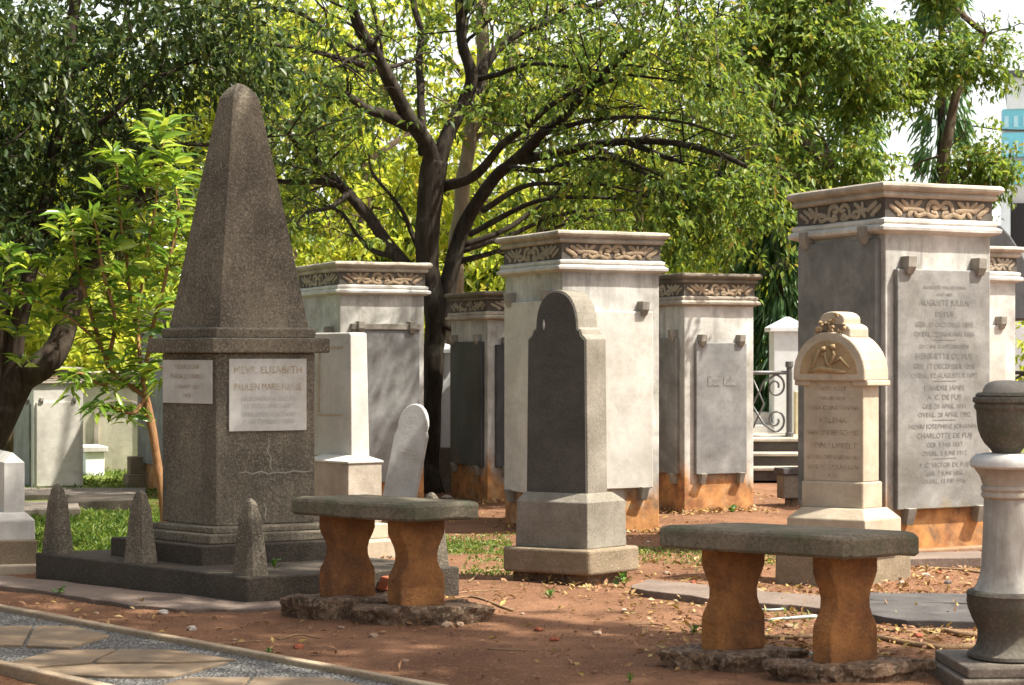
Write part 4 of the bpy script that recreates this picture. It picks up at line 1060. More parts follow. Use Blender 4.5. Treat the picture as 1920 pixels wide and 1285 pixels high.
mb = MB(); cbox(mb, 1451, 1512, dG, dG + .4, 835, 622, dG); mb.obj('shaft', M['white_paint'], gp, bevel=.008)
mb = MB(); c_ = Vector((X(1481, dG), dG + .2, 0)); s_ = .235
mb.loft([[c_ + Vector((a_ * s_, b_ * s_, zat(622, dG))) for a_, b_ in ((-1, -1), (1, -1), (1, 1), (-1, 1))], [c_ + Vector((a_ * s_, b_ * s_, zat(614, dG))) for a_, b_ in ((-1, -1), (1, -1), (1, 1), (-1, 1))], [c_ + Vector((a_ * .02, b_ * .02, zat(594, dG))) for a_, b_ in ((-1, -1), (1, -1), (1, 1), (-1, 1))]])
mb.obj('pyramid_cap', M['white_paint'], gp, bevel=.004)
mb = MB(); cbox(mb, 1484, 1560, dG - .3, dG - .15, 835, 733, dG); o = mb.obj('garden_wall', M['yellow_wall'], None, bevel=.006, loc=(X(1520, dG), dG, 0)); tag(o, 'pale yellow low wall right of the white gatepost', 'wall')
gt = thing('iron_gate', 'thin dark iron gate rods in front of the white gatepost', 'gate', (X(1495, dG), dG - .35, zT))
mb = MB()
for px in (1493, 1506):
    mb.tube([Vector((X(px, dG), dG - .35, zat(732, dG))), Vector((X(px, dG), dG - .35, zat(624, dG)))], .010, 6)
for py in (640, 662, 690, 715): mb.tube([Vector((X(1490, dG), dG - .35, zat(py, dG))), Vector((X(1512, dG), dG - .35, zat(py, dG)))], .008, 6)
mb.obj('rods', M['iron_dark'], gt)
wsb = thing('stair_block', 'stepped white marble grave base seen through the scroll fence', 'grave', (X(1440, dG), dG, zT))
for (a_, b_, y0, y1) in ((1395, 1478, 835, 815), (1400, 1466, 815, 797), (1405, 1450, 797, 775)):
    mb = MB(); cbox(mb, a_, b_, dG - .1 + (835 - y0) * .006, dG + .5, y0, y1, dG); mb.obj('tier', M['marble_clean'], wsb, bevel=.01)

# grey vaulted tomb behind the right tomb blocks
dV = 19.5; vt_ = thing('vault_tomb', 'dark grey vaulted tomb roof rising behind the tomb blocks at the right edge', 'tomb', (X(1900, dV), dV, 0))
mb = MB(); pr = [(1790, 415), (1860, 415), (1878, 424), (1895, 442), (1912, 468), (1930, 500), (1945, 540), (1945, 600), (1790, 600)]
mb.loft([[Vector((X(x_, dV), dV, zat(y_, dV))) for x_, y_ in pr], [Vector((X(x_, dV), dV + 1.6, zat(y_, dV))) for x_, y_ in pr]]); mb.obj('vault_roof', M['roof_grey'], vt_, bevel=.02)
mb = MB(); cbox(mb, 1800, 1878, dV + .1, dV + 1.5, 940, 600, dV); mb.obj('wall', M['cornice'], vt_)

# modern building far right
dB = 75.0
bl = thing('office_building', 'modern office building with turquoise window bands beyond the trees at the right edge', 'building', (X(1960, dB), dB, 0))
mb = MB(); cbox(mb, 1880, 2300, dB, dB + 20, 830, 205, dB); mb.obj('facade', M['facade'], bl)
mb = MB(); cbox(mb, 1890, 2300, dB - .5, dB + 20, 205, 146, dB); mb.obj('upper_storey', M['white_paint'], bl)
mb = MB(); cbox(mb, 1884, 2300, dB - 1, dB + 20, 146, 136, dB); mb.obj('roof_edge', M['roof_grey'], bl)
for i, (a_, y0, y1) in enumerate(((1882, 243, 204), (1882, 294, 249), (1898, 345, 303), (1890, 200, 172))):
    mb = MB(); cbox(mb, a_, 2300, dB - .35, dB - .02, y0, y1, dB); wnd = mb.obj('window_band', M['glass'], bl)
    mb = MB()
    for k2 in range(12):
        x_ = a_ + 4 + k2 * 17; cbox(mb, x_, x_ + 8, dB - .42, dB - .36, y0 - (y0 - y1) * .1, y1 + (y0 - y1) * .35, dB)
    mb.obj('pane', M['glass_pale'], wnd, loc=bl.location)
mb = MB(); cbox(mb, 1897, 2100, dB - .3, dB - .02, 464, 381, dB); mb.obj('dark_opening', M['opening'], bl)
mb = MB(); cbox(mb, 1879, 1897, dB - .6, dB - .02, 830, 352, dB); mb.obj('pier', M['white_paint'], bl)
bl.rotation_euler = (0, 0, rad(-16))
cb = MB(); cb.tube([P(1700, 212, 40), P(1800, 233, 40), P(1870, 243, 40), P(1960, 246, 40), P(2300, 236, 40)], .02, 5)
tag(cb.obj('power_cable', M['cable'], None, loc=P(1870, 243, 40)), 'thin black overhead cable crossing the office building windows', 'cable')


# ================================================================ vegetation
rng = np.random.default_rng(11)
def unit(a):
    return a / np.maximum(np.linalg.norm(a, axis=1, keepdims=True), 1e-9)

def leaves_object(name, pos, dirs, L, W, mat, parent, loc, fold=0.25, droop=0.15, long=False, nrm=None):
    """one mesh of separate folded leaves"""
    n = len(pos)
    if n == 0: return None
    L = np.broadcast_to(np.asarray(L, float), (n,))[:, None]; W = np.broadcast_to(np.asarray(W, float), (n,))[:, None]
    D = unit(dirs)
    up = nrm if nrm is not None else unit(np.array([0, 0, 1.0]) + rng.normal(0, .55, (n, 3)))
    S = unit(np.cross(D, up)); Nn = unit(np.cross(S, D))
    down = np.array([0, 0, -1.0])
    if not long:
        v = np.stack([pos, pos + D * L * .45 + S * W * .5 + Nn * W * fold, pos + D * L + down * L * droop, pos + D * L * .45 - S * W * .5 + Nn * W * fold], 1)
        nv = 4
        f = np.array([[0, 1, 2], [0, 2, 3]])
    else:
        def row(t, w, dr): 
            c = pos + D * L * t + down * L * dr
            return [c + S * W * w + Nn * W * fold * w * 1.6, c, c - S * W * w + Nn * W * fold * w * 1.6]
        r1 = row(.28, .42, droop * .12); r2 = row(.62, .46, droop * .45)
        v = np.stack([pos] + r1 + r2 + [pos + D * L * .97 + down * L * droop], 1)
        nv = 8
        f = np.array([[0, 1, 2], [0, 2, 3], [1, 4, 5], [1, 5, 2], [2, 5, 6], [2, 6, 3], [4, 7, 5], [5, 7, 6]])
    V = (v.reshape(-1, 3) - np.array(loc)).astype(np.float32)
    Fc = (f[None] + (np.arange(n) * nv)[:, None, None]).reshape(-1, 3).astype(np.int32)
    me = bpy.data.meshes.new(name)
    me.vertices.add(len(V)); me.vertices.foreach_set('co', V.ravel())
    me.loops.add(Fc.size); me.loops.foreach_set('vertex_index', Fc.ravel())
    me.polygons.add(len(Fc)); me.polygons.foreach_set('loop_start', np.arange(0, Fc.size, 3, dtype=np.int32))
    me.polygons.foreach_set('loop_total', np.full(len(Fc), 3, dtype=np.int32))
    me.update(calc_edges=True)
    me.materials.append(mat)
    o = bpy.data.objects.new(name, me); COL.objects.link(o)
    if parent is not None: o.parent = parent
    else: o.location = loc
    return o

def gate(pos, sc, thr, seed=0.0):
    return np.array([mnoise.noise(Vector((p[0] * sc + seed, p[1] * sc, p[2] * sc))) > thr for p in pos])

# gaps cut in the foliage along sun rays so these spots are sunlit (x, y, z, radius)
SUNGAPS = [(-4.8, 18, .8, .8), (-4.6, 20.6, 0, .9), (-4.3, 21, .6, .7), (-2.7, 12.6, 2.0, .9), (-2.3, 12.6, 2.9, .6), (-3.3, 12.6, 1.9, .6), (-3.2, 13.6, 0, .6), (.9, 13.9, 1.2, .75), (.8, 13.9, 2.0, .5), (.55, 10.9, 1.0, .45), (-.25, 12.4, 0, .7), (.6, 11.8, 0, .6),
  (2.1, 11, .8, .5), (2.1, 11, 1.3, .4), (-1.05, 12.3, .9, .35), (-2.3, 17.4, 1.9, .5), (-.6, 12.6, .2, .4), (3.2, 7.8, .7, .3), (3.8, 24.8, 1.8, .8), (3.8, 24.8, 2.6, .6), (-.8, 27, 2.6, 1.0), (1.3, 26, 2.4, 1.0), (-2.3, 25, 2.4, .8)]
def sprigs(centers, radii, counts, leaves=9, slen=.32, flat=.75, outward=.6, down=.15, gsc=1.3, gthr=-.12, seed=0.0, gaps=True):
    """leaf positions and directions grouped in sprigs filling ellipsoids"""
    S = []; Dn = []
    for c, r, n in zip(centers, radii, counts):
        n = int(n)
        q = unit(rng.normal(0, 1, (n, 3))) * (rng.random((n, 1)) ** .42)
        r3 = np.array(r if hasattr(r, '__len__') else (r, r, r * flat))
        S.append(np.array(c) + q * r3); Dn.append(q * outward + rng.normal(0, .5, (n, 3)) + np.array([0, 0, -down]))
    S = np.concatenate(S); Dn = unit(np.concatenate(Dn))
    if gaps:
        k = np.ones(len(S), bool); sd = np.array(SDIR)
        for (x_, y_, z_, r_) in SUNGAPS:
            rel = S - np.array([x_, y_, z_]); tt = rel @ sd
            k &= ~((tt > .3) & (np.linalg.norm(rel - tt[:, None] * sd, axis=1) < r_))
        S = S[k]; Dn = Dn[k]
    if gthr > -1:
        k = gate(S, gsc, gthr, seed); S = S[k]; Dn = Dn[k]
    n = len(S); m = leaves
    t = (np.arange(m) + .5) / m
    pos = S[:, None, :] + Dn[:, None, :] * (t * slen)[None, :, None]
    rad_ = rng.normal(0, 1, (n, m, 3))
    dr = Dn[:, None, :] * .55 + rad_ / np.linalg.norm(rad_, axis=2, keepdims=True) * .8 + np.array([0, 0, -down * 1.3])
    pos = pos + rng.normal(0, .015, pos.shape)
    return pos.reshape(-1, 3), dr.reshape(-1, 3), S, Dn

def bez(pts, n=6):
    """smooth a polyline (Catmull-Rom)"""
    pts = [Vector(p) for p in pts]; out = []
    P_ = [pts[0] * 2 - pts[1]] + pts + [pts[-1] * 2 - pts[-2]]
    for i in range(1, len(P_) - 2):
        for k in range(n):
            t = k / n
            a, b, c, d = P_[i - 1], P_[i], P_[i + 1], P_[i + 2]
            out.append(0.5 * ((2 * b) + (c - a) * t + (2 * a - 5 * b + 4 * c - d) * t * t + (3 * b - a - 3 * c + d) * t ** 3))
    out.append(pts[-1]); return out

def limb(mb, spec, dist, r0, r1, n=8, wob=.02, sides=9):
    """spec: photo points (px, py, extra depth); returns the smoothed 3-D line"""
    pts = bez([P(x, y, dist + e) for x, y, e in spec], n)
    k = len(pts)
    pts = [p + Vector((mnoise.noise(p * 3), mnoise.noise(p * 3 + Vector((7, 0, 0))), 0)) * wob * min(1, i / 3) for i, p in enumerate(pts)]
    rr = [(r0 + (r1 - r0) * (i / (k - 1)) ** .8) * (1 + .10 * mnoise.noise(pts[i] * 5)) for i in range(k)]
    mb.tube(pts, rr, sides); return pts, rr

def twigs(mb, line, rr, n, ln, rnd, lo=.35, sub=2, gravity=0.0, spread=1.0):
    """side branches with their own twigs, returns the tip points"""
    tips = []
    for _ in range(n):
        i = int(len(line) * rnd.uniform(lo, .99)); i = min(i, len(line) - 2)
        p = line[i]; t = (line[i + 1] - line[i]).normalized()
        d = (t * .8 + Vector((rnd.gauss(0, .7), rnd.gauss(0, .7), rnd.gauss(0.15, .45))) * spread).normalized()
        L_ = ln * rnd.uniform(.5, 1.25); r = min(rr[i] * .45, .03) * rnd.uniform(.5, 1)
        pts = [p]; k = 7
        for j in range(k):
            d = (d + Vector((rnd.gauss(0, .22), rnd.gauss(0, .22), rnd.gauss(.0, .16) - gravity))).normalized()
            pts.append(pts[-1] + d * L_ / k)
            if j > 1 and sub:
                d2 = (d + Vector((rnd.gauss(0, .7), rnd.gauss(0, .7), rnd.gauss(0, .5)))).normalized()
                q = [pts[-1]]
                for _k in range(4):
                    d2 = (d2 + Vector((rnd.gauss(0, .3), rnd.gauss(0, .3), rnd.gauss(-.05, .2)))).normalized(); q.append(q[-1] + d2 * L_ * .11)
                mb.tube(q, [r * .5, r * .4, r * .3, r * .22, r * .12], 4); tips += [q[-1], q[2]]
        mb.tube(pts, [r * (1 - .8 * j / k) for j in range(k + 1)], 5); tips.append(pts[-1])
    return tips

def region(x0, x1, y0, y1, d0, d1, n):
    xs = rng.uniform(x0, x1, n); ys = rng.uniform(y0, y1, n); ds = rng.uniform(d0, d1, n)
    return [tuple(P(x, y, d)) for x, y, d in zip(xs, ys, ds)]

# ---------------------------------------------------------------- forked tree in the middle
rnd = random.Random(5)
base = G(818, 922); D0 = base.y
tree = thing('tree', 'big forked tree with dark spreading limbs between the two rows of tomb blocks', 'tree', base)
mb = MB(); lines = []
A = limb(mb, [(806, 935, 0), (806, 880, 0), (808, 800, 0), (812, 700, 0), (817, 620, 0), (813, 560, 0), (800, 500, 0), (800, 430, 0), (806, 360, 0), (815, 300, 0)], D0, .078, .13, sides=12)
mb.tube([P(808, 940, D0), P(807, 905, D0), P(806, 870, D0)], [.17, .11, .075], 12)
B1 = limb(mb, [(815, 330, 0), (800, 270, -.1), (762, 215, -.3), (728, 150, -.5), (700, 95, -.7), (670, 40, -.9), (640, -60, -1.2), (590, -200, -1.5)], D0, .095, .04)
B2 = limb(mb, [(815, 330, 0), (835, 260, .1), (868, 200, .2), (884, 150, .2), (868, 80, .2), (862, 20, .2), (870, -80, .3), (890, -200, .3)], D0, .09, .04)
B3 = limb(mb, [(866, 205, .2), (895, 165, .4), (912, 120, .6), (960, 70, .8), (1030, 40, 1), (1120, 10, 1.2), (1230, -40, 1.4)], D0, .07, .03)
B4 = limb(mb, [(792, 290, 0), (790, 180, .2), (785, 120, .4), (790, 60, .5), (775, 0, .6), (760, -120, .7)], D0, .045, .03)
B5 = limb(mb, [(765, 235, -.2), (720, 215, -.5), (690, 205, -.7), (650, 180, -1), (600, 150, -1.4), (540, 130, -1.8)], D0, .07, .02)
C1 = limb(mb, [(830, 620, .0), (838, 540, .1), (855, 470, .2), (872, 420, .2), (900, 375, .1), (935, 325, 0), (985, 285, -.3), (1020, 245, -.5), (1050, 225, -.7), (1110, 160, -1.2), (1180, 90, -1.6)], D0, .095, .035, sides=12)
C2 = limb(mb, [(975, 300, -.2), (1040, 288, -.5), (1110, 272, -.8), (1180, 265, -1.1), (1260, 268, -1.5), (1350, 290, -2), (1430, 330, -2.2)], D0, .055, .02)
C3 = limb(mb, [(830, 350, .1), (880, 335, -.2), (918, 300, -.4), (950, 265, -.6), (985, 240, -.8), (1060, 180, -1.1), (1150, 150, -1.4)], D0, .06, .02)
L1 = limb(mb, [(775, 520, .0), (745, 480, .1), (705, 425, .2), (668, 380, .3), (636, 345, .3), (610, 320, .2), (585, 300, .1), (540, 250, -.2)], D0, .085, .03)
L2 = limb(mb, [(628, 345, .3), (590, 340, .2), (545, 342, .1), (480, 330, 0), (430, 300, -.4)], D0, .045, .015)
E = [limb(mb, s_, D0, .034, .008, sides=6) for s_ in (
    [(868, 460, .3), (950, 430, .5), (1030, 370, .8), (1080, 330, .9), (1200, 320, 1.1), (1330, 345, 1.3)],
    [(868, 470, .4), (960, 440, .8), (1060, 400, 1.2), (1180, 395, 1.6), (1320, 410, 2.0)],
    [(880, 440, -.3), (1000, 380, -.6), (1100, 370, -.9), (1200, 380, -1.1), (1290, 410, -1.3)],
    [(862, 490, .5), (920, 475, .7), (990, 450, .9), (1060, 420, 1.1), (1140, 400, 1.3)],
    [(790, 480, .2), (770, 430, .3), (745, 380, .4), (700, 330, .5), (690, 290, .6)],
    [(735, 480, .1), (700, 470, .3), (670, 440, .5), (640, 400, .6), (600, 385, .8), (560, 375, 1)],
    [(960, 315, -.6), (1020, 320, -.9), (1090, 300, -1.2), (1160, 300, -1.4), (1240, 330, -1.6), (1330, 380, -1.7)],
    [(905, 395, -.5), (980, 350, -.9), (1060, 345, -1.2), (1150, 350, -1.5), (1260, 385, -1.7)],
    [(1110, 275, -.9), (1180, 310, -1.2), (1250, 350, -1.4), (1290, 400, -1.5)],
    [(1180, 268, -1.1), (1260, 300, -1.4), (1340, 320, -1.7), (1400, 370, -1.9)],
    [(650, 365, .1), (620, 390, -.2), (575, 400, -.4), (540, 430, -.5)],
    [(1020, 250, -.6), (1090, 230, -1), (1180, 220, -1.4), (1280, 230, -1.8), (1380, 260, -2)],
    [(885, 150, .3), (930, 140, 0), (1000, 120, -.5), (1100, 130, -1), (1250, 150, -1.5), (1400, 175, -2)],
    [(690, 100, -.5), (630, 70, -.4), (560, 25, -.2), (480, 15, 0), (400, 45, 0)],
    [(700, 130, -.7), (640, 110, -1.2), (560, 90, -1.5), (480, 85, -1.8), (400, 110, -2)])]
tips = []
for (ln_, rr_), n_, l_ in ((B1, 9, 1.1), (B2, 8, 1.1), (B3, 12, 1.1), (B5, 8, .8), (C1, 10, 1.1), (C2, 14, .9), (C3, 9, .9), (L1, 6, .8), (L2, 7, .7)):
    tips += twigs(mb, ln_, rr_, n_, l_, rnd, lo=.45)
for ln_, rr_ in E: tips += twigs(mb, ln_, rr_, 12, .75, rnd, lo=.25, spread=.8)
trunk = mb.obj('trunk', M['bark_mid'], tree, smooth=True)
cs_ = []; rs_ = []; ns_ = []
def addr(lst, r, n): 
    for c in lst: cs_.append(c); rs_.append(r); ns_.append(n)
# upper canopy above and around the limbs
addr(region(420, 1450, -420, -40, D0 - 3, D0 + 1.5, 18), .75, 30)
addr(region(440, 740, 0, 130, D0 - .6, D0 + 2.5, 8), .5, 22)
addr(region(430, 680, 110, 300, D0 - .8, D0 + 2.2, 9), .42, 20)
addr(region(720, 860, -20, 120, D0 + .8, D0 + 2.5, 3), .4, 16)
addr(region(1100, 1460, 0, 210, D0 - 2.5, D0 + 2, 13), .5, 24)
addr(region(930, 1120, 0, 180, D0 - .3, D0 + 2.5, 6), .42, 20)
addr(region(1150, 1460, 180, 320, D0 - 2, D0 + 2, 7), .4, 16)
addr(region(520, 700, 200, 320, D0 - 1, D0 + 1, 4), .35, 18)
addr(region(1300, 1440, 300, 400, D0 - 2, D0 + 1, 3), .34, 13)
pos, dr, S1, Dn1 = sprigs(cs_, rs_, ns_, leaves=17, slen=.38, down=.15, gthr=-.2)
mb = MB()
for k_ in range(0, len(S1), 3):
    a_ = Vector(S1[k_]); mb.tube([a_ - Vector(Dn1[k_]) * .25 + Vector((0, 0, .05)), a_, a_ + Vector(Dn1[k_]) * .34], [.010, .007, .003], 3)
mb.obj('twigs', M['bark_mid'], tree)
tp = np.array([tuple(t_) for t_ in tips])
p2, d2, _, _ = sprigs([tuple(t_) for t_ in tips], [.14] * len(tips), [1] * len(tips), leaves=8, slen=.22, gthr=-.15, down=.35)
pos = np.concatenate([pos, p2]); dr = np.concatenate([dr, d2])
leaves_object('crown', pos, dr, rng.uniform(.045, .10, len(pos)), rng.uniform(.026, .046, len(pos)), M['leaf_main'], tree, base)

# pale trunk standing close behind
pb = P(838, 905, D0 + 1.6)
pt_ = thing('tree', 'pale slender trunk standing close behind the big forked tree', 'tree', (pb.x, pb.y, 0))
mb = MB()
Q1 = limb(mb, [(838, 925, 0), (842, 800, 0), (846, 700, 0), (852, 560, 0), (858, 440, 0), (872, 330, 0), (885, 240, 0), (900, 170, .1), (905, 60, .1), (890, -100, .2)], D0 + 1.6, .11, .06, sides=10)
Q2 = limb(mb, [(885, 240, 0), (920, 200, .3), (950, 160, .5), (970, 60, .6)], D0 + 1.6, .07, .04)
tips = twigs(mb, Q1[0], Q1[1], 6, 1.0, rnd, lo=.6)
mb.obj('trunk', M['bark_pale'], pt_, smooth=True)
p2, d2, _, _ = sprigs([tuple(P(900, -150, D0 + 2))] + [tuple(t_) for t_ in tips], [1.1] + [.2] * len(tips), [200] + [3] * len(tips), leaves=9)
leaves_object('crown', p2, d2, .12, .05, M['leaf_main'], pt_, (pb.x, pb.y, 0))

# ---------------------------------------------------------------- dark tree at the left edge
DL = 13.2
bl_ = P(-70, 960, DL); bl_.z = 0
tl = thing('tree', 'dark leaning tree with a thick black fork at the left edge of the picture', 'tree', bl_)
mb = MB()
K1 = limb(mb, [(-75, 1010, 0), (-55, 900, 0), (-25, 830, 0), (10, 770, 0), (38, 715, 0), (85, 680, .0), (115, 635, .1), (135, 560, .2), (165, 500, .3), (215, 430, .4), (265, 360, .5), (330, 260, .5)], DL, .155, .05, sides=12)
K2 = limb(mb, [(-12, 820, 0), (5, 760, 0), (22, 690, 0), (35, 620, 0), (50, 540, 0), (75, 430, .2), (100, 300, .3), (120, 150, .3), (150, -50, .4)], DL, .085, .04)
K3 = limb(mb, [(-5, 790, 0), (-2, 690, 0), (5, 600, 0), (-5, 500, 0), (-30, 350, 0), (-40, 150, 0)], DL, .07, .05)
K4 = limb(mb, [(95, 330, .3), (150, 255, .2), (215, 215, .1), (285, 150, .2), (340, 125, .3), (420, 90, .4)], DL, .035, .008, wob=.06)
K5 = limb(mb, [(110, 200, .3), (160, 120, .3), (235, 85, .4), (290, 30, .5), (380, 10, .5)], DL, .035, .01, wob=.06)
tips = []
for ln_, rr_ in (K1, K2, K3, K4, K5): tips += twigs(mb, ln_, rr_, 8, .9, rnd, lo=.5)
mb.obj('trunk', M['bark'], tl, smooth=True)
cs_ = []; rs_ = []; ns_ = []
addr(region(-260, 330, -560, 0, DL - 1.8, DL + 3.4, 30), .8, 44)
addr(region(-1500, -260, -500, 380, DL - 3.5, DL + 1, 26), .9, 50)  # off-view part of the crown, added to shade left-facing stone sides
addr(region(-150, 300, 0, 260, DL - 1.2, DL + 2.5, 22), .52, 36)
addr(region(-60, 150, 220, 470, DL - .5, DL + 2.5, 14), .42, 30)
addr(region(260, 440, 0, 140, DL - .8, DL + 1.5, 5), .42, 24)
addr(region(130, 300, 220, 400, DL + .8, DL + 2.5, 8), .4, 26)
pos, dr, _, _ = sprigs(cs_, rs_, ns_, leaves=10, slen=.3, down=.25, gthr=-.3, seed=3)
p2, d2, _, _ = sprigs([tuple(t_) for t_ in tips], [.15] * len(tips), [2] * len(tips), leaves=7, slen=.22, gthr=-1)
pos = np.concatenate([pos, p2]); dr = np.concatenate([dr, d2])
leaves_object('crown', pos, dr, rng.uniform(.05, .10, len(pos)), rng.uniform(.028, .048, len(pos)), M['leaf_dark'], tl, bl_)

# ---------------------------------------------------------------- sapling with long glossy leaves
DS = 12.6
bs_ = P(308, 990, DS); bs_.z = 0
sp_ = thing('sapling', 'young tree with long bright glossy leaves left of the obelisk', 'tree', bs_)
mb = MB()
T0 = limb(mb, [(312, 1010, 0), (305, 930, 0), (298, 880, 0), (288, 820, 0), (278, 775, 0), (272, 742, 0)], DS, .034, .028, wob=.01)
BR = [limb(mb, s_, DS, .018, .006, wob=.015, sides=6) for s_ in (
    [(272, 745, 0), (266, 690, 0), (258, 620, .1), (265, 540, .1), (283, 440, .1), (300, 330, .1), (310, 225, .1)],
    [(268, 720, 0), (282, 640, -.1), (300, 560, -.2), (322, 470, -.2), (335, 400, -.2), (330, 350, -.2)],
    [(272, 745, 0), (235, 715, 0), (205, 690, 0), (180, 640, 0), (120, 590, 0), (60, 560, 0), (10, 530, 0)],
    [(190, 655, 0), (170, 590, 0), (150, 520, 0), (135, 440, 0), (130, 410, 0)],
    [(262, 640, .1), (245, 560, .2), (232, 450, .2), (222, 350, .2), (215, 285, .2)],
    [(200, 680, 0), (215, 600, -.1), (195, 520, -.1), (182, 440, -.1), (172, 405, -.1)],
    [(225, 710, 0), (190, 720, -.2), (150, 700, -.3), (135, 715, -.3)],
    [(272, 745, 0), (250, 775, -.1), (215, 765, -.2), (185, 755, -.3)],
    [(268, 700, 0), (300, 690, -.2), (330, 690, -.3)], )]
mb.obj('trunk', M['sapling_bark'], sp_, smooth=True)
LP = []; LD = []; LL = []
def rosette(c, n, L_, tilt, dirn=(0, 0, 1)):
    c = np.array(c); dz = np.array(dirn, float); dz /= np.linalg.norm(dz)
    for i in range(n):
        a_ = i * 2.4 + rng.uniform(-.3, .3); e_ = tilt + rng.normal(0, .25) + .5 * (i / n) - .15
        h = np.array([math.cos(a_), math.sin(a_), 0]) * math.cos(e_) * -1 + dz * math.sin(e_)
        LP.append(c - dz * (.10 * i / n) + h * .01); LD.append(h); LL.append(L_ * rng.uniform(.65, 1.1))
ros = [(310, 215, .1), (285, 235, .0), (215, 280, .2), (130, 405, 0), (172, 408, -.1), (330, 345, -.2), (20, 470, -.1), (60, 490, .1), (100, 480, .1), (130, 520, -.1), (180, 510, 0), (205, 570, -.1), (240, 400, .1), (290, 330, .2),
       (300, 430, -.1), (325, 480, 0), (260, 470, 0), (230, 520, -.2), (150, 470, .1), (75, 545, 0), (30, 560, 0), (330, 540, .1), (280, 570, -.1), (255, 340, .1), (320, 290, .2), (190, 350, .1), (90, 600, .1), (200, 450, .2), (350, 420, .3), (345, 330, .3), (300, 260, 0),
       (260, 300, .1), (230, 620, -.1), (310, 620, .1), (0, 520, 0), (-20, 590, 0), (40, 620, .1), (120, 560, .2)]
for x_, y_, e_ in ros:
    x_ += rng.uniform(-8, 8); y_ += rng.uniform(-8, 8)
    rosette(tuple(P(x_, y_, DS + e_ + rng.uniform(-.25, .25))), 14, .23, .5)
    if rng.random() < .55: rosette(tuple(P(x_ + rng.uniform(-28, 28), y_ + rng.uniform(15, 60), DS + e_ + rng.uniform(-.3, .3))), 9, .2, .3)
for x_, y_, e_ in [(152, 690, -.3), (135, 715, -.3), (183, 755, -.3), (215, 730, -.2), (240, 770, -.1), (300, 700, -.3), (325, 640, -.2), (255, 690, -.1), (190, 700, -.1)]:
    rosette(tuple(P(x_, y_, DS + e_)), 9, .17, -.25, (0, 0, 1))
for ln_, rr_ in BR:
    for i in range(4, len(ln_)):
        for _ in range(2):
            a_ = rng.uniform(0, 6.28); LP.append(np.array(ln_[i]) + rng.normal(0, .015, 3)); LD.append(np.array([math.cos(a_), math.sin(a_), rng.uniform(-.2, .6)])); LL.append(rng.uniform(.11, .2))
LP = np.array(LP); LD = np.array(LD); LL = np.array(LL)
leaves_object('crown', LP, LD, LL, LL * .22, M['leaf_young'], sp_, bs_, fold=.35, droop=.28, long=True)

# ---------------------------------------------------------------- background trees
def bgtree(name, label, px, d, h, cr, mat, n, leaf=(.13, .2), trunk_r=.14, group=None, mb_mat='bark_brown', low=.25, thr=-.2, seed=0, down=.3):
    b = Vector((X(px, d), d, 0))
    root = thing(name, label, 'tree', b, group)
    mb = MB(); rn = random.Random(int(px) + int(d * 10))
    ln_ = [b + Vector((mnoise.noise(Vector((seed, z_, 1))) * .25 * z_, mnoise.noise(Vector((seed, z_, 5))) * .25, z_)) for z_ in np.linspace(-.05, h * .85, 9)]
    rr_ = [trunk_r * (1 - .75 * i / 8) for i in range(9)]
    mb.tube(ln_, rr_, 8); tw = twigs(mb, ln_, rr_, 12, cr * .8, rn, lo=.3, sub=1)
    mb.obj('trunk', M[mb_mat], root, smooth=True)
    cs, rs, ns = [], [], []
    k = 26
    for i in range(k):
        t_ = rn.uniform(low, 1); a_ = rn.uniform(0, 6.28); q = cr * math.sin(math.pi * min(1, .12 + .8 * (t_ - low) / (1 - low))) ** .6 * rn.uniform(.35, .95)
        cs.append((b.x + q * math.cos(a_), b.y + q * math.sin(a_) * .8, h * t_)); rs.append(cr * rn.uniform(.28, .42)); ns.append(n / k)
    p, dd, _, _ = sprigs(cs, rs, ns, leaves=9, slen=.4, gthr=thr, gsc=1.0, seed=seed, down=down)
    leaves_object('crown', p, dd, rng.uniform(*leaf, len(p)), rng.uniform(leaf[0] * .48, leaf[1] * .46, len(p)), M[mat], root, b)
    return root
GB = 'sunlit trees beyond the tomb blocks'
bgs = [('leafy yellow-green tree behind the obelisk', 520, 26, 6.6, 2.2, 2100), ('yellow-green tree seen between the forked trunk and the obelisk', 690, 24, 5.2, 1.9, 1900),
       ('yellow-green tree directly behind the forked trunk', 860, 28, 7.0, 2.4, 2200), ('bright tree right of the forked trunk, behind the sunlit tomb block', 1040, 25, 5.6, 2.1, 2200),
       ('bright tree with bare twiggy lower boughs behind the weathered tomb block', 1230, 27, 6.2, 2.4, 2300), ('bright tree left of the dark weeping tree', 1370, 30, 6.6, 2.2, 1900),
       ('green tree behind the sapling at the left', 210, 25, 5.2, 2.2, 2100), ('green tree behind the black fork at the left edge', 20, 23, 5.0, 2.1, 2100), ('green tree behind the hidden tomb block left of the obelisk', 370, 29, 7.2, 2.6, 2100)]
for i, (lb, px, d, h, cr, n) in enumerate(bgs):
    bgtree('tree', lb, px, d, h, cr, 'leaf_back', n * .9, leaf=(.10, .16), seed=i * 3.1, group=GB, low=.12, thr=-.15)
# far wood closing the view
far = thing('tree', 'tall shaded tree at the very back above the tomb block row', 'tree', (X(760, 38), 38, 0), 'tall shaded trees at the very back')
for i, (lb, px, d) in enumerate([('tall darker tree at the very back left, above the low tomb block', 60, 36), ('tall darker tree at the very back behind the obelisk', 430, 38), ('tall darker tree at the very back behind the forked trunk', 800, 39), ('tall darker tree at the very back right of the forked trunk', 1150, 38), ('tall darker tree at the very back left of the weeping tree', 1400, 37)]):
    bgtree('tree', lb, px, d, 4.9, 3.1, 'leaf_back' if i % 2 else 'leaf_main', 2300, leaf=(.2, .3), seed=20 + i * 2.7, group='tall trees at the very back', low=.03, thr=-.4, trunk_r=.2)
bpy.data.objects.remove(far)

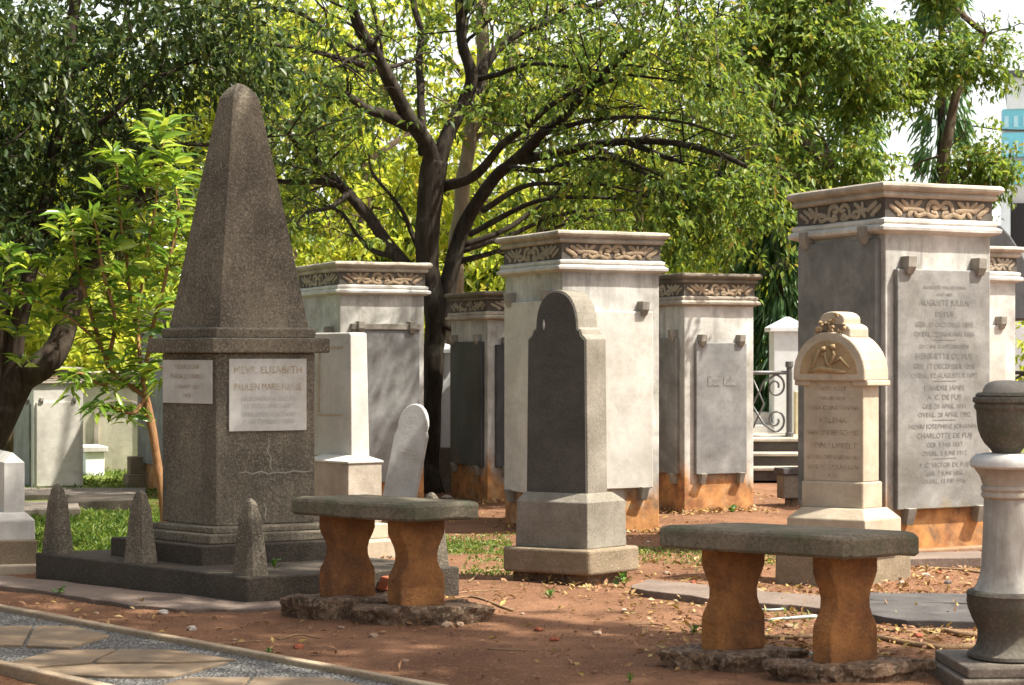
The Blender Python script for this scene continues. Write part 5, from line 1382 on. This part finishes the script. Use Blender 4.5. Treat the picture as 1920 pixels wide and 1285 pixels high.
# weeping mast trees: narrow columns of long hanging leaves
def mast(label, px, d, h, r, n, y0=0.3, L=(.22, .34), gap=-.25):
    b = Vector((X(px, d), d, 0)); root = thing('mast_tree', label, 'tree', b, 'narrow weeping trees')
    mb = MB(); mb.tube([b + Vector((0, 0, z_)) for z_ in np.linspace(-.05, h, 8)], [.13 * (1 - .8 * i / 7) for i in range(8)], 8); mb.obj('trunk', M['bark'], root, smooth=True)
    z_ = rng.uniform(y0, h, n); a_ = rng.uniform(0, 6.28, n); q = r * (1 - .55 * (z_ / h) ** 1.5) * rng.uniform(.35, 1, n)
    S = np.stack([b.x + q * np.cos(a_), b.y + q * np.sin(a_), z_], 1)
    k = gate(S, 2.2, gap, px); S = S[k]; a_ = a_[k]; n = len(S)
    m = 6
    pos = S[:, None, :] + np.array([0, 0, -1.0]) * (np.arange(m) * .05)[None, :, None] + rng.normal(0, .04, (n, m, 3))
    dr = np.stack([np.cos(a_), np.sin(a_), np.full(n, -1.4)], 1)[:, None, :] + rng.normal(0, .45, (n, m, 3))
    pos = pos.reshape(-1, 3); dr = dr.reshape(-1, 3)
    leaves_object('crown', pos, dr, rng.uniform(*L, len(pos)), rng.uniform(.035, .05, len(pos)), M['leaf_mast'], root, b, fold=.3, droop=.2, nrm=None)
mast('dark weeping tree behind the white gatepost, left of the big lettered tomb block', 1462, 25, 6.2, .62, 2600)
mast('tall weeping tree rising behind the left part of the big lettered tomb block', 1590, 29, 9, .6, 1900, gap=0.0)
mast('tall weeping tree rising behind the right part of the big lettered tomb block', 1765, 30, 9, .6, 1500, gap=.05)
bgtree('tree', 'tree whose loose boughs hang over the top right, left of the office building', 1775, 24, 7.5, .95, 'leaf_main', 4200, leaf=(.065, .13), seed=51, low=.40, thr=-.22)
bgtree('tree', 'bushy tree between the two weeping trees above the big lettered tomb block', 1535, 22.5, 7.0, .95, 'leaf_main', 3200, leaf=(.065, .13), seed=61, low=.42, thr=-.15)
bgtree('tree', 'small green tree behind the dark iron fence at the right edge', 1990, 27, 1.9, .8, 'leaf_back', 500, leaf=(.1, .15), seed=71, low=.2)

# ---------------------------------------------------------------- shade tree overhead (trunk out of view on the right, crown clumps placed to shade set spots)
bo = Vector((5.2, 7.0, 0))
so = thing('tree', 'tall unseen overhanging tree, its crown shaped to shade the benches and the obelisk', 'tree', bo)
mb = MB(); SH = [bo + Vector(q_) for q_ in ((0, 0, -.05), (.1, 0, 1.5), (0, .1, 3), (-.2, .2, 4.6))]
mb.tube(SH, [.3, .24, .22, .2], 12)
cs_ = []; rs_ = []; ns_ = []
def shade(x, y, z, h, r, n):
    t_ = (h - z) / SDIR.z; c = (x + SDIR.x * t_, y + SDIR.y * t_, h)
    cs_.append(c); rs_.append((r, r, r * .45)); ns_.append(n)
    mb.tube([SH[-1], (SH[-1] + Vector(c)) / 2 + Vector((0, 0, .5)), Vector(c)], [.09, .05, .015], 6)
SHADES = [(.85, 7.6, .5, 5.4, .75, 70), (1.3, 7.4, .3, 5.6, .6, 50), (.45, 7.9, .5, 5.3, .6, 46), (.9, 8.4, 0, 5.6, .6, 30),
          (-.75, 9.1, .5, 5.6, .7, 70), (-1.2, 9.2, .3, 5.8, .6, 50), (-.35, 8.9, .4, 5.5, .5, 36),
          (-1.6, 10.6, .2, 6.2, .75, 80), (-1.6, 10.6, 1.1, 6.0, .7, 80), (-1.65, 10.7, 2.0, 5.9, .6, 70), (-1.65, 10.7, 2.7, 5.8, .5, 50), (-2.2, 10.5, .1, 6.2, .7, 60), (-2.6, 10.8, 0, 6.3, .6, 40),
          (-1.9, 8.5, 0, 5.9, .8, 40), (-1.0, 8.1, 0, 5.7, .8, 44), (-.2, 7.6, 0, 5.4, .7, 36), (-2.2, 9.4, 0, 5.9, .7, 40), (0.2, 8.4, 0, 5.8, .6, 30), (.1, 9.1, 0, 5.7, .5, 16), (1.5, 8.3, .3, 5.7, .5, 20),
          (-2.6, 9.0, 0, 6.0, .7, 44), (-1.7, 8.0, 0, 5.8, .7, 44), (-2.4, 8.2, 0, 5.9, .7, 40), (-.9, 7.5, 0, 5.5, .6, 36), (-2.9, 9.8, 0, 6.1, .6, 36), (0.3, 7.5, 0, 5.4, .5, 26)]
for s_ in SHADES: shade(*s_)
mb.obj('trunk', M['bark_brown'], so, smooth=True)
pos, dr, _, _ = sprigs(cs_, rs_, ns_, leaves=10, slen=.35, gthr=-1)
leaves_object('crown', pos, dr, .15, .065, M['leaf_main'], so, bo)

def neartree(label, x, y, mat='leaf_dark', r=3.0, n=900):  # unseen trees added to cut skylight on faces turned to the front left
    b = Vector((x, y, 0)); root = thing('tree', label, 'tree', b)
    mb = MB(); mb.tube([b + Vector((0, 0, -.05)), b + Vector((.1, 0, 1.5)), b + Vector((0, .1, 3.5))], [.28, .22, .15], 10); mb.obj('trunk', M['bark'], root, smooth=True)
    cs = []; rn = random.Random(int(x * 10))
    for i in range(16):
        a_ = rn.uniform(0, 6.28); q = rn.uniform(.2, 1) * r; cs.append((x + q * math.cos(a_), y + q * math.sin(a_), rn.uniform(1.6, 6)))
    p, d_, _, _ = sprigs(cs, [1.0] * 16, [n / 16] * 16, leaves=8, slen=.5, gthr=-1)
    leaves_object('crown', p, d_, .3, .13, M[mat], root, b)
neartree('unseen dense dark tree added for shade, left behind the camera', -7.5, 2.5)
neartree('unseen dense dark tree added for shade close left of the path', -5.6, 6.2, r=1.9)
neartree('unseen dense dark tree added for shade farther left of the path', -9.5, 8.0)
neartree('unseen dense dark tree added for shade straight behind the camera', -2.5, -5.5)

# ---------------------------------------------------------------- grass, litter, roots, pebbles, weeds
def tufts(name, polys, n, hmin, hmax, mat='grass', lab=None, dens=None):
    ps = []
    for (x0, x1, y0, y1, frac) in polys:
        k = int(n * frac); pts = np.stack([rng.uniform(x0, x1, k), rng.uniform(y0, y1, k)], 1)
        keep = np.array([mnoise.noise(Vector((p[0] * 1.6, p[1] * 1.6, 2))) > rng.uniform(-.55, .25) for p in pts]); ps.append(pts[keep])
    p = np.concatenate(ps); n = len(p)
    z = np.array([ground_z(a, b) - .004 for a, b in p])
    pos = np.stack([p[:, 0], p[:, 1], z], 1)
    d = rng.normal(0, .55, (n, 3)); d[:, 2] = rng.uniform(.5, 1.2, n)
    o = leaves_object(name, pos, d, rng.uniform(hmin, hmax, n), rng.uniform(.006, .012, n) * 1.2, M[mat], None, (float(p[:, 0].mean()), float(p[:, 1].mean()), 0), droop=.3)
    return tag(o, lab, 'grass', kind='stuff')
tufts('grass', [(-5.5, -2.2, 12.1, 15.4, .75), (-6.2, -3, 17.2, 24, .25)], 42000, .05, .13, lab='green turf behind the obelisk platform on the left')
tufts('grass', [(-.75, 0.0, 12.2, 13.6, .4), (.75, 2.2, 11.6, 12.6, .35), (-.3, .1, 11.0, 12.0, .15), (1.3, 2.4, 9.0, 10.0, .06)], 6500, .02, .06, lab='sparse short grass on the earth between the headstones')
def litter(name, boxes, n, lab):
    ps = []
    for (x0, x1, y0, y1, fr_) in boxes:
        k = int(n * fr_); pts = np.stack([rng.uniform(x0, x1, k), rng.uniform(y0, y1, k)], 1)
        keep = np.array([mnoise.noise(Vector((p[0] * 1.3, p[1] * 1.3, 8))) > rng.uniform(-.5, .4) for p in pts]); ps.append(pts[keep])
    p = np.concatenate(ps); n = len(p)
    z = np.array([ground_z(a, b) + .006 for a, b in p]); pos = np.stack([p[:, 0], p[:, 1], z], 1)
    d = rng.normal(0, 1, (n, 3)); d[:, 2] = rng.uniform(-.05, .35, n)
    s_ = rng.uniform(.022, .055, n)
    o = leaves_object(name, pos, d, s_, s_ * .45, M['litter'], None, (float(p[:, 0].mean()), float(p[:, 1].mean()), 0), fold=.4, droop=-.1)
    return tag(o, lab, 'litter', kind='stuff')
litter('leaf_litter', [(-.9, 2.6, 10, 12.2, .22), (-2.5, 3, 12, 17.5, .3), (.6, 2.4, 8.0, 10.5, .24), (1.6, 3.2, 9, 12, .18), (-3, 2, 7.6, 10, .11), (-4, -2.2, 15, 17.5, .13)], 7000, 'dry fallen leaves scattered over the red earth')
def clods(n):
    V = []; Fc = []
    for _ in range(n):
        x, y = rng.uniform(-3, 3), rng.uniform(7.3, 14)
        if mnoise.noise(Vector((x * 1.1, y * 1.1, 14))) < rng.uniform(-.4, .35): continue
        if x + y < 6.95 + .1: continue
        s_ = rng.uniform(.003, .013); k = len(V)
        for q in ((1, 0, 0), (-.2, .9, 0), (-.8, -.3, 0), (.1, -.8, .1), (0, .1, .8)):
            V.append((x + s_ * (q[0] + rng.normal(0, .25)), y + s_ * (q[1] + rng.normal(0, .25)), ground_z(x, y) + s_ * (q[2] - .1)))
        Fc += [(k, k + 1, k + 4), (k + 1, k + 2, k + 4), (k + 2, k + 3, k + 4), (k + 3, k, k + 4)]
    me = bpy.data.meshes.new('earth_crumbs'); me.from_pydata(V, [], Fc); me.materials.append(M['ground']); o = bpy.data.objects.new('earth_crumbs', me); COL.objects.link(o)
    tag(o, 'loose crumbs of red earth on the ground', 'earth', kind='stuff')
clods(9000)
def drift(spots, n, lab):
    ps = []
    for x, y, r in spots: ps.append(np.array([x, y]) + rng.normal(0, r, (n, 2)))
    p = np.concatenate(ps); m = len(p); z = np.array([ground_z(a, b_) + .004 for a, b_ in p]) + np.abs(rng.normal(0, .008, m)); pos = np.stack([p[:, 0], p[:, 1], z], 1)
    d = rng.normal(0, 1, (m, 3)); d[:, 2] = rng.uniform(-.05, .6, m); s_ = rng.uniform(.02, .06, m)
    tag(leaves_object('leaf_drift', pos, d, s_, s_ * .45, M['litter'], None, (0, 10, 0), fold=.4, droop=-.1), lab, 'litter', kind='stuff')
drift([(f_.pt(t_ * w_, -.06).x, f_.pt(t_ * w_, -.06).y, .09) for f_, w_ in ((f1, w1), (f2, w2), (f3, w3), (f4, w4), (f5, w5)) for t_ in (0, .3, .6, .9)] +
      [(f_.pt(-.06, t_ * v_).x, f_.pt(-.06, t_ * v_).y, .09) for f_, v_ in ((f1, v1), (f2, v2), (f4, v4)) for t_ in (.2, .6)] +
      [(hs.location.x, hs.location.y - .35, .16), (cs.location.x + .2, cs.location.y - .4, .2), (1.9, 8.6, .2), (1.4, 9.3, .25), (2.2, 9.6, .25), (-.3, 9.6, .15), (1.2, 8.1, .12)], 60, 'dry leaves drifted against the feet of the stones')
def line_thing(name, lab, cat, pts, r, mat, group=None, sides=7):
    w = []
    for x_, y_ in pts:
        g_ = G(x_, y_); w.append(Vector((g_.x, g_.y, ground_z(g_.x, g_.y) + r * .55)))
    w = bez(w, 6); w = [q + Vector((mnoise.noise(q * 6), mnoise.noise(q * 6 + Vector((4, 4, 4))), .35 * mnoise.noise(q * 5))) * .012 for q in w]
    mb = MB(); k = len(w); mb.tube(w, [r * (1 - .5 * i / k) * (1 + .15 * mnoise.noise(w[i] * 9)) for i in range(k)], sides)
    return tag(mb.obj(name, M[mat], None, smooth=True, loc=w[k // 2]), lab, cat, group)
RG = 'roots snaking over the earth'
line_thing('root', 'long pale root running from the near bench leg to the urn column', 'root', [(1835, 1215), (1760, 1216), (1690, 1205), (1640, 1196), (1560, 1192), (1500, 1196), (1425, 1196)], .018, 'root', RG)
line_thing('root', 'thick brown root right of the nearer bench, in front of the dark slab', 'root', [(1840, 1172), (1800, 1164), (1760, 1160), (1715, 1166)], .02, 'root', RG)
line_thing('root', 'short humped root beside the urn column base', 'root', [(1835, 1193), (1800, 1190), (1770, 1183), (1735, 1185)], .018, 'root', RG)
line_thing('root', 'thin root left of the dark headstone base', 'root', [(945, 1070), (915, 1072), (895, 1080), (880, 1092)], .010, 'root', RG)
line_thing('root', 'thin wavy root at the foot of the big lettered tomb block', 'root', [(1845, 1072), (1790, 1066), (1740, 1064), (1700, 1066)], .010, 'root', RG)
line_thing('root', 'thin root crossing the sunlit earth right of the farther bench', 'root', [(960, 1142), (925, 1128), (885, 1118), (850, 1120)], .009, 'root', RG)
line_thing('root', 'pale root curling out below the pinkish slab toward the nearer bench', 'root', [(1420, 1168), (1380, 1166), (1330, 1172), (1290, 1166)], .010, 'root', RG)
line_thing('root', 'long thin root in front of the dark flat slab', 'root', [(1830, 1186), (1760, 1180), (1690, 1184), (1640, 1178)], .009, 'root', RG)
line_thing('pipe', 'upper pale grey-green pipe lying under the nearer bench', 'pipe', [(1535, 1132), (1490, 1140), (1450, 1144), (1425, 1143)], .011, 'pipe', 'pale pipes lying under the nearer bench')
line_thing('pipe', 'lower pale grey-green pipe lying under the nearer bench', 'pipe', [(1530, 1156), (1470, 1158), (1425, 1160)], .012, 'pipe', 'pale pipes lying under the nearer bench')
line_thing('pipe', 'short pale pipe end between the nearer bench footings', 'pipe', [(1530, 1231), (1490, 1229), (1462, 1226)], .013, 'pipe', 'pale pipes lying under the nearer bench')
TG = 'dry twigs on the ground'
for lb, pts in (('forked dry twig on the earth in front of the farther bench', [(520, 1198), (560, 1190), (600, 1196)]), ('long thin twig between the two benches', [(915, 1219), (980, 1221), (1060, 1222)]),
                ('dry twig below the obelisk platform corner', [(385, 1207), (430, 1203), (490, 1199)]), ('dry twig beside the right platform post', [(830, 1115), (870, 1108), (940, 1104)]),
                ('crooked twig leaning near the farther bench', [(832, 1108), (850, 1090), (862, 1078)]), ('dry twig in the sun left of the nearer bench', [(1180, 1168), (1215, 1166), (1245, 1170)]),
                ('dry twig between the pipes and the dark slab', [(1560, 1180), (1600, 1186), (1650, 1180)])):
    line_thing('twig', lb, 'twig', pts, .006, 'root', TG, 5)
def rock(name, lab, px, py, r, mat, group, flat_=.65, cat='stone'):
    c = G(px, py); rn = random.Random(int(px * 7 + py))
    bm = bmesh.new(); bmesh.ops.create_icosphere(bm, subdivisions=2, radius=1)
    for v in bm.verts:
        n_ = mnoise.noise(v.co * 1.4 + Vector((px, py, 0)))
        v.co = v.co * (1 + .35 * n_); v.co.z *= flat_; v.co.x *= 1.25
    me = bpy.data.meshes.new(name); bm.to_mesh(me); bm.free(); me.materials.append(M[mat])
    me.transform(Matrix.Scale(r, 4))
    o = bpy.data.objects.new(name, me); COL.objects.link(o); o.location = (c.x, c.y, ground_z(c.x, c.y) + r * .3); o.rotation_euler = (0, 0, rn.uniform(0, 6))
    return tag(o, lab, cat, group)
rock('stone', 'pale pebble in front of the obelisk platform', 306, 1150, .026, 'pebble_pale', 'pebbles on the earth', .5)
rock('stone', 'brown stone in front of the farther bench footing', 838, 1176, .028, 'pebble', 'pebbles on the earth')
rock('stone', 'second brown stone at the right of the farther bench footing', 862, 1174, .022, 'pebble', 'pebbles on the earth')
rock('stone', 'reddish lump on open earth between the benches', 1040, 1200, .022, 'brick', 'pebbles on the earth')
rock('stone', 'small grey pebble on the earth above the path kerb', 440, 1196, .012, 'pebble', 'pebbles on the earth')
rock('stone', 'rounded stone by the foot of the big lettered tomb block', 1812, 1053, .035, 'pebble', 'pebbles on the earth')
rock('stone', 'pale stone in front of the cream headstone base', 1478, 1088, .035, 'pebble_pale', 'pebbles on the earth', .45)
rock('stone', 'white stone right of the cream headstone base', 1690, 1096, .024, 'pebble_pale', 'pebbles on the earth')
rock('stone', 'dark stone right of the cream headstone base', 1777, 1092, .022, 'slate', 'pebbles on the earth')
rock('stone', 'pale pebble lying beyond the farther bench seat', 838, 934, .05, 'pebble_pale', 'pebbles on the earth', .4)
names = ['on the sunlit earth beside the dark headstone', 'near the pipes under the nearer bench', 'by the roots at the right', 'in front of the sunlit tomb block', 'on the red earth below the farther bench']
rr_ = random.Random(9)
spots = [(1180, 1012), (1215, 1018), (1240, 1000), (1345, 1148), (1480, 1172), (1600, 1160), (1660, 1150), (1700, 1158), (1720, 1190), (1560, 1205), (1440, 1180), (930, 1012), (1300, 1090), (1250, 1075), (1735, 1080), (1760, 1074), (700, 1196), (560, 1214), (760, 1238), (980, 1150), (1120, 1190), (1010, 1180), (1170, 1140), (640, 1180), (1420, 1110), (1500, 1118), (360, 1178), (180, 1150)]
SL = ['stone at the right foot of the sunlit tomb block', 'stone a little right of the sunlit tomb block foot', 'stone behind the left end of the nearer bench', 'stone just left of the pipes under the nearer bench', 'stone between the pipes and the near bench leg',
 'stone in front of the left end of the dark flat slab', 'stone on the front edge of the dark flat slab, left one', 'stone on the front edge of the dark flat slab, right one', 'stone among the roots left of the urn column', 'stone right beside the front leg of the nearer bench', 'stone just right of the rear leg of the nearer bench',
 'stone on the grass left of the dark headstone', 'stone seen under the nearer bench seat, left of its rear leg', 'stone on the sunlit earth behind the pinkish slab', 'stone at the foot of the big lettered block, left one', 'stone at the foot of the big lettered block, right one', 'stone left of the farther bench footing',
 'stone above the path kerb, below the platform', 'stone on the earth below the farther bench footing', 'stone midway between the benches, nearest the dark headstone', 'stone on open earth below the pinkish slab', 'stone on open earth between the two benches', 'stone in front of the pinkish slab left end', 'stone just left of the front footing of the farther bench',
 'stone behind the rear leg of the nearer bench', 'stone on the pinkish slab behind the nearer bench', 'stone on the earth below the paving strip', 'stone in front of the left end of the obelisk platform']
for i, (x_, y_) in enumerate(spots):
    rock('stone', SL[i], x_, y_, rr_.uniform(.009, .024), rr_.choice(['pebble', 'pebble_pale', 'pebble', 'brick']), 'small loose stones scattered on the earth')
mb = MB(); c = G(722, 1108, .05); fbk = Frame((c.x, c.y), 35, 50)
mb.loft([[q + Vector((0, 0, .0)) for q in fbk.rect(0, .10, 0, .09, .05)], [q + Vector((.03, 0, 0)) for q in fbk.rect(0, .05, 0, .09, .12)]]); tag(mb.obj('brick', M['brick'], None, bevel=.006, rough=.004, sub=2, loc=c), 'broken red brick lying between the legs of the farther bench', 'brick')

def weed(lab, px, py, n, L_, z0=0.0, mat='leaf_gloss', d=None):
    c = G(px, py) if d is None else P(px, py, d)
    root = thing('weed', lab, 'plant', c, 'little green weeds')
    p = np.tile(np.array(c), (n, 1)) + rng.normal(0, L_ * .12, (n, 3)) * np.array([1, 1, 0]); p[:, 2] += np.linspace(0, L_ * .7, n)
    a_ = np.arange(n) * 2.4; dd = np.stack([np.cos(a_), np.sin(a_), rng.uniform(.3, 1.1, n)], 1)
    leaves_object('leaves', p, dd, rng.uniform(.7, 1.1, n) * L_, rng.uniform(.35, .5, n) * L_, M[mat], root, c, long=True)
    mb = MB(); mb.tube([c + Vector((0, 0, -.01)), c + Vector((.004, 0, L_ * .9))], .003, 5); mb.obj('stem', M['leaf_gloss'], root)
weed('bright little seedling growing at the front of the dark headstone base', 1166, 1098, 8, .075)
weed('pale-leaved weed on the obelisk platform between post and bench leg', 515, 1064, 9, .05, d=9.95)
weed('small weed on the paving strip left of the obelisk platform', 112, 1118, 9, .05)
weed('tiny weed on the red earth above the path kerb', 503, 1229, 8, .035)
weed('tiny grass-like weed below the dark headstone', 1030, 1122, 9, .045)
weed('small weed at the left footing of the nearer bench', 1300, 1188, 9, .04)
weed('tiny weed at the bottom edge between the benches', 1180, 1276, 8, .03)
weed('small weed at the foot of the weathered tomb block', 1372, 962, 9, .07)
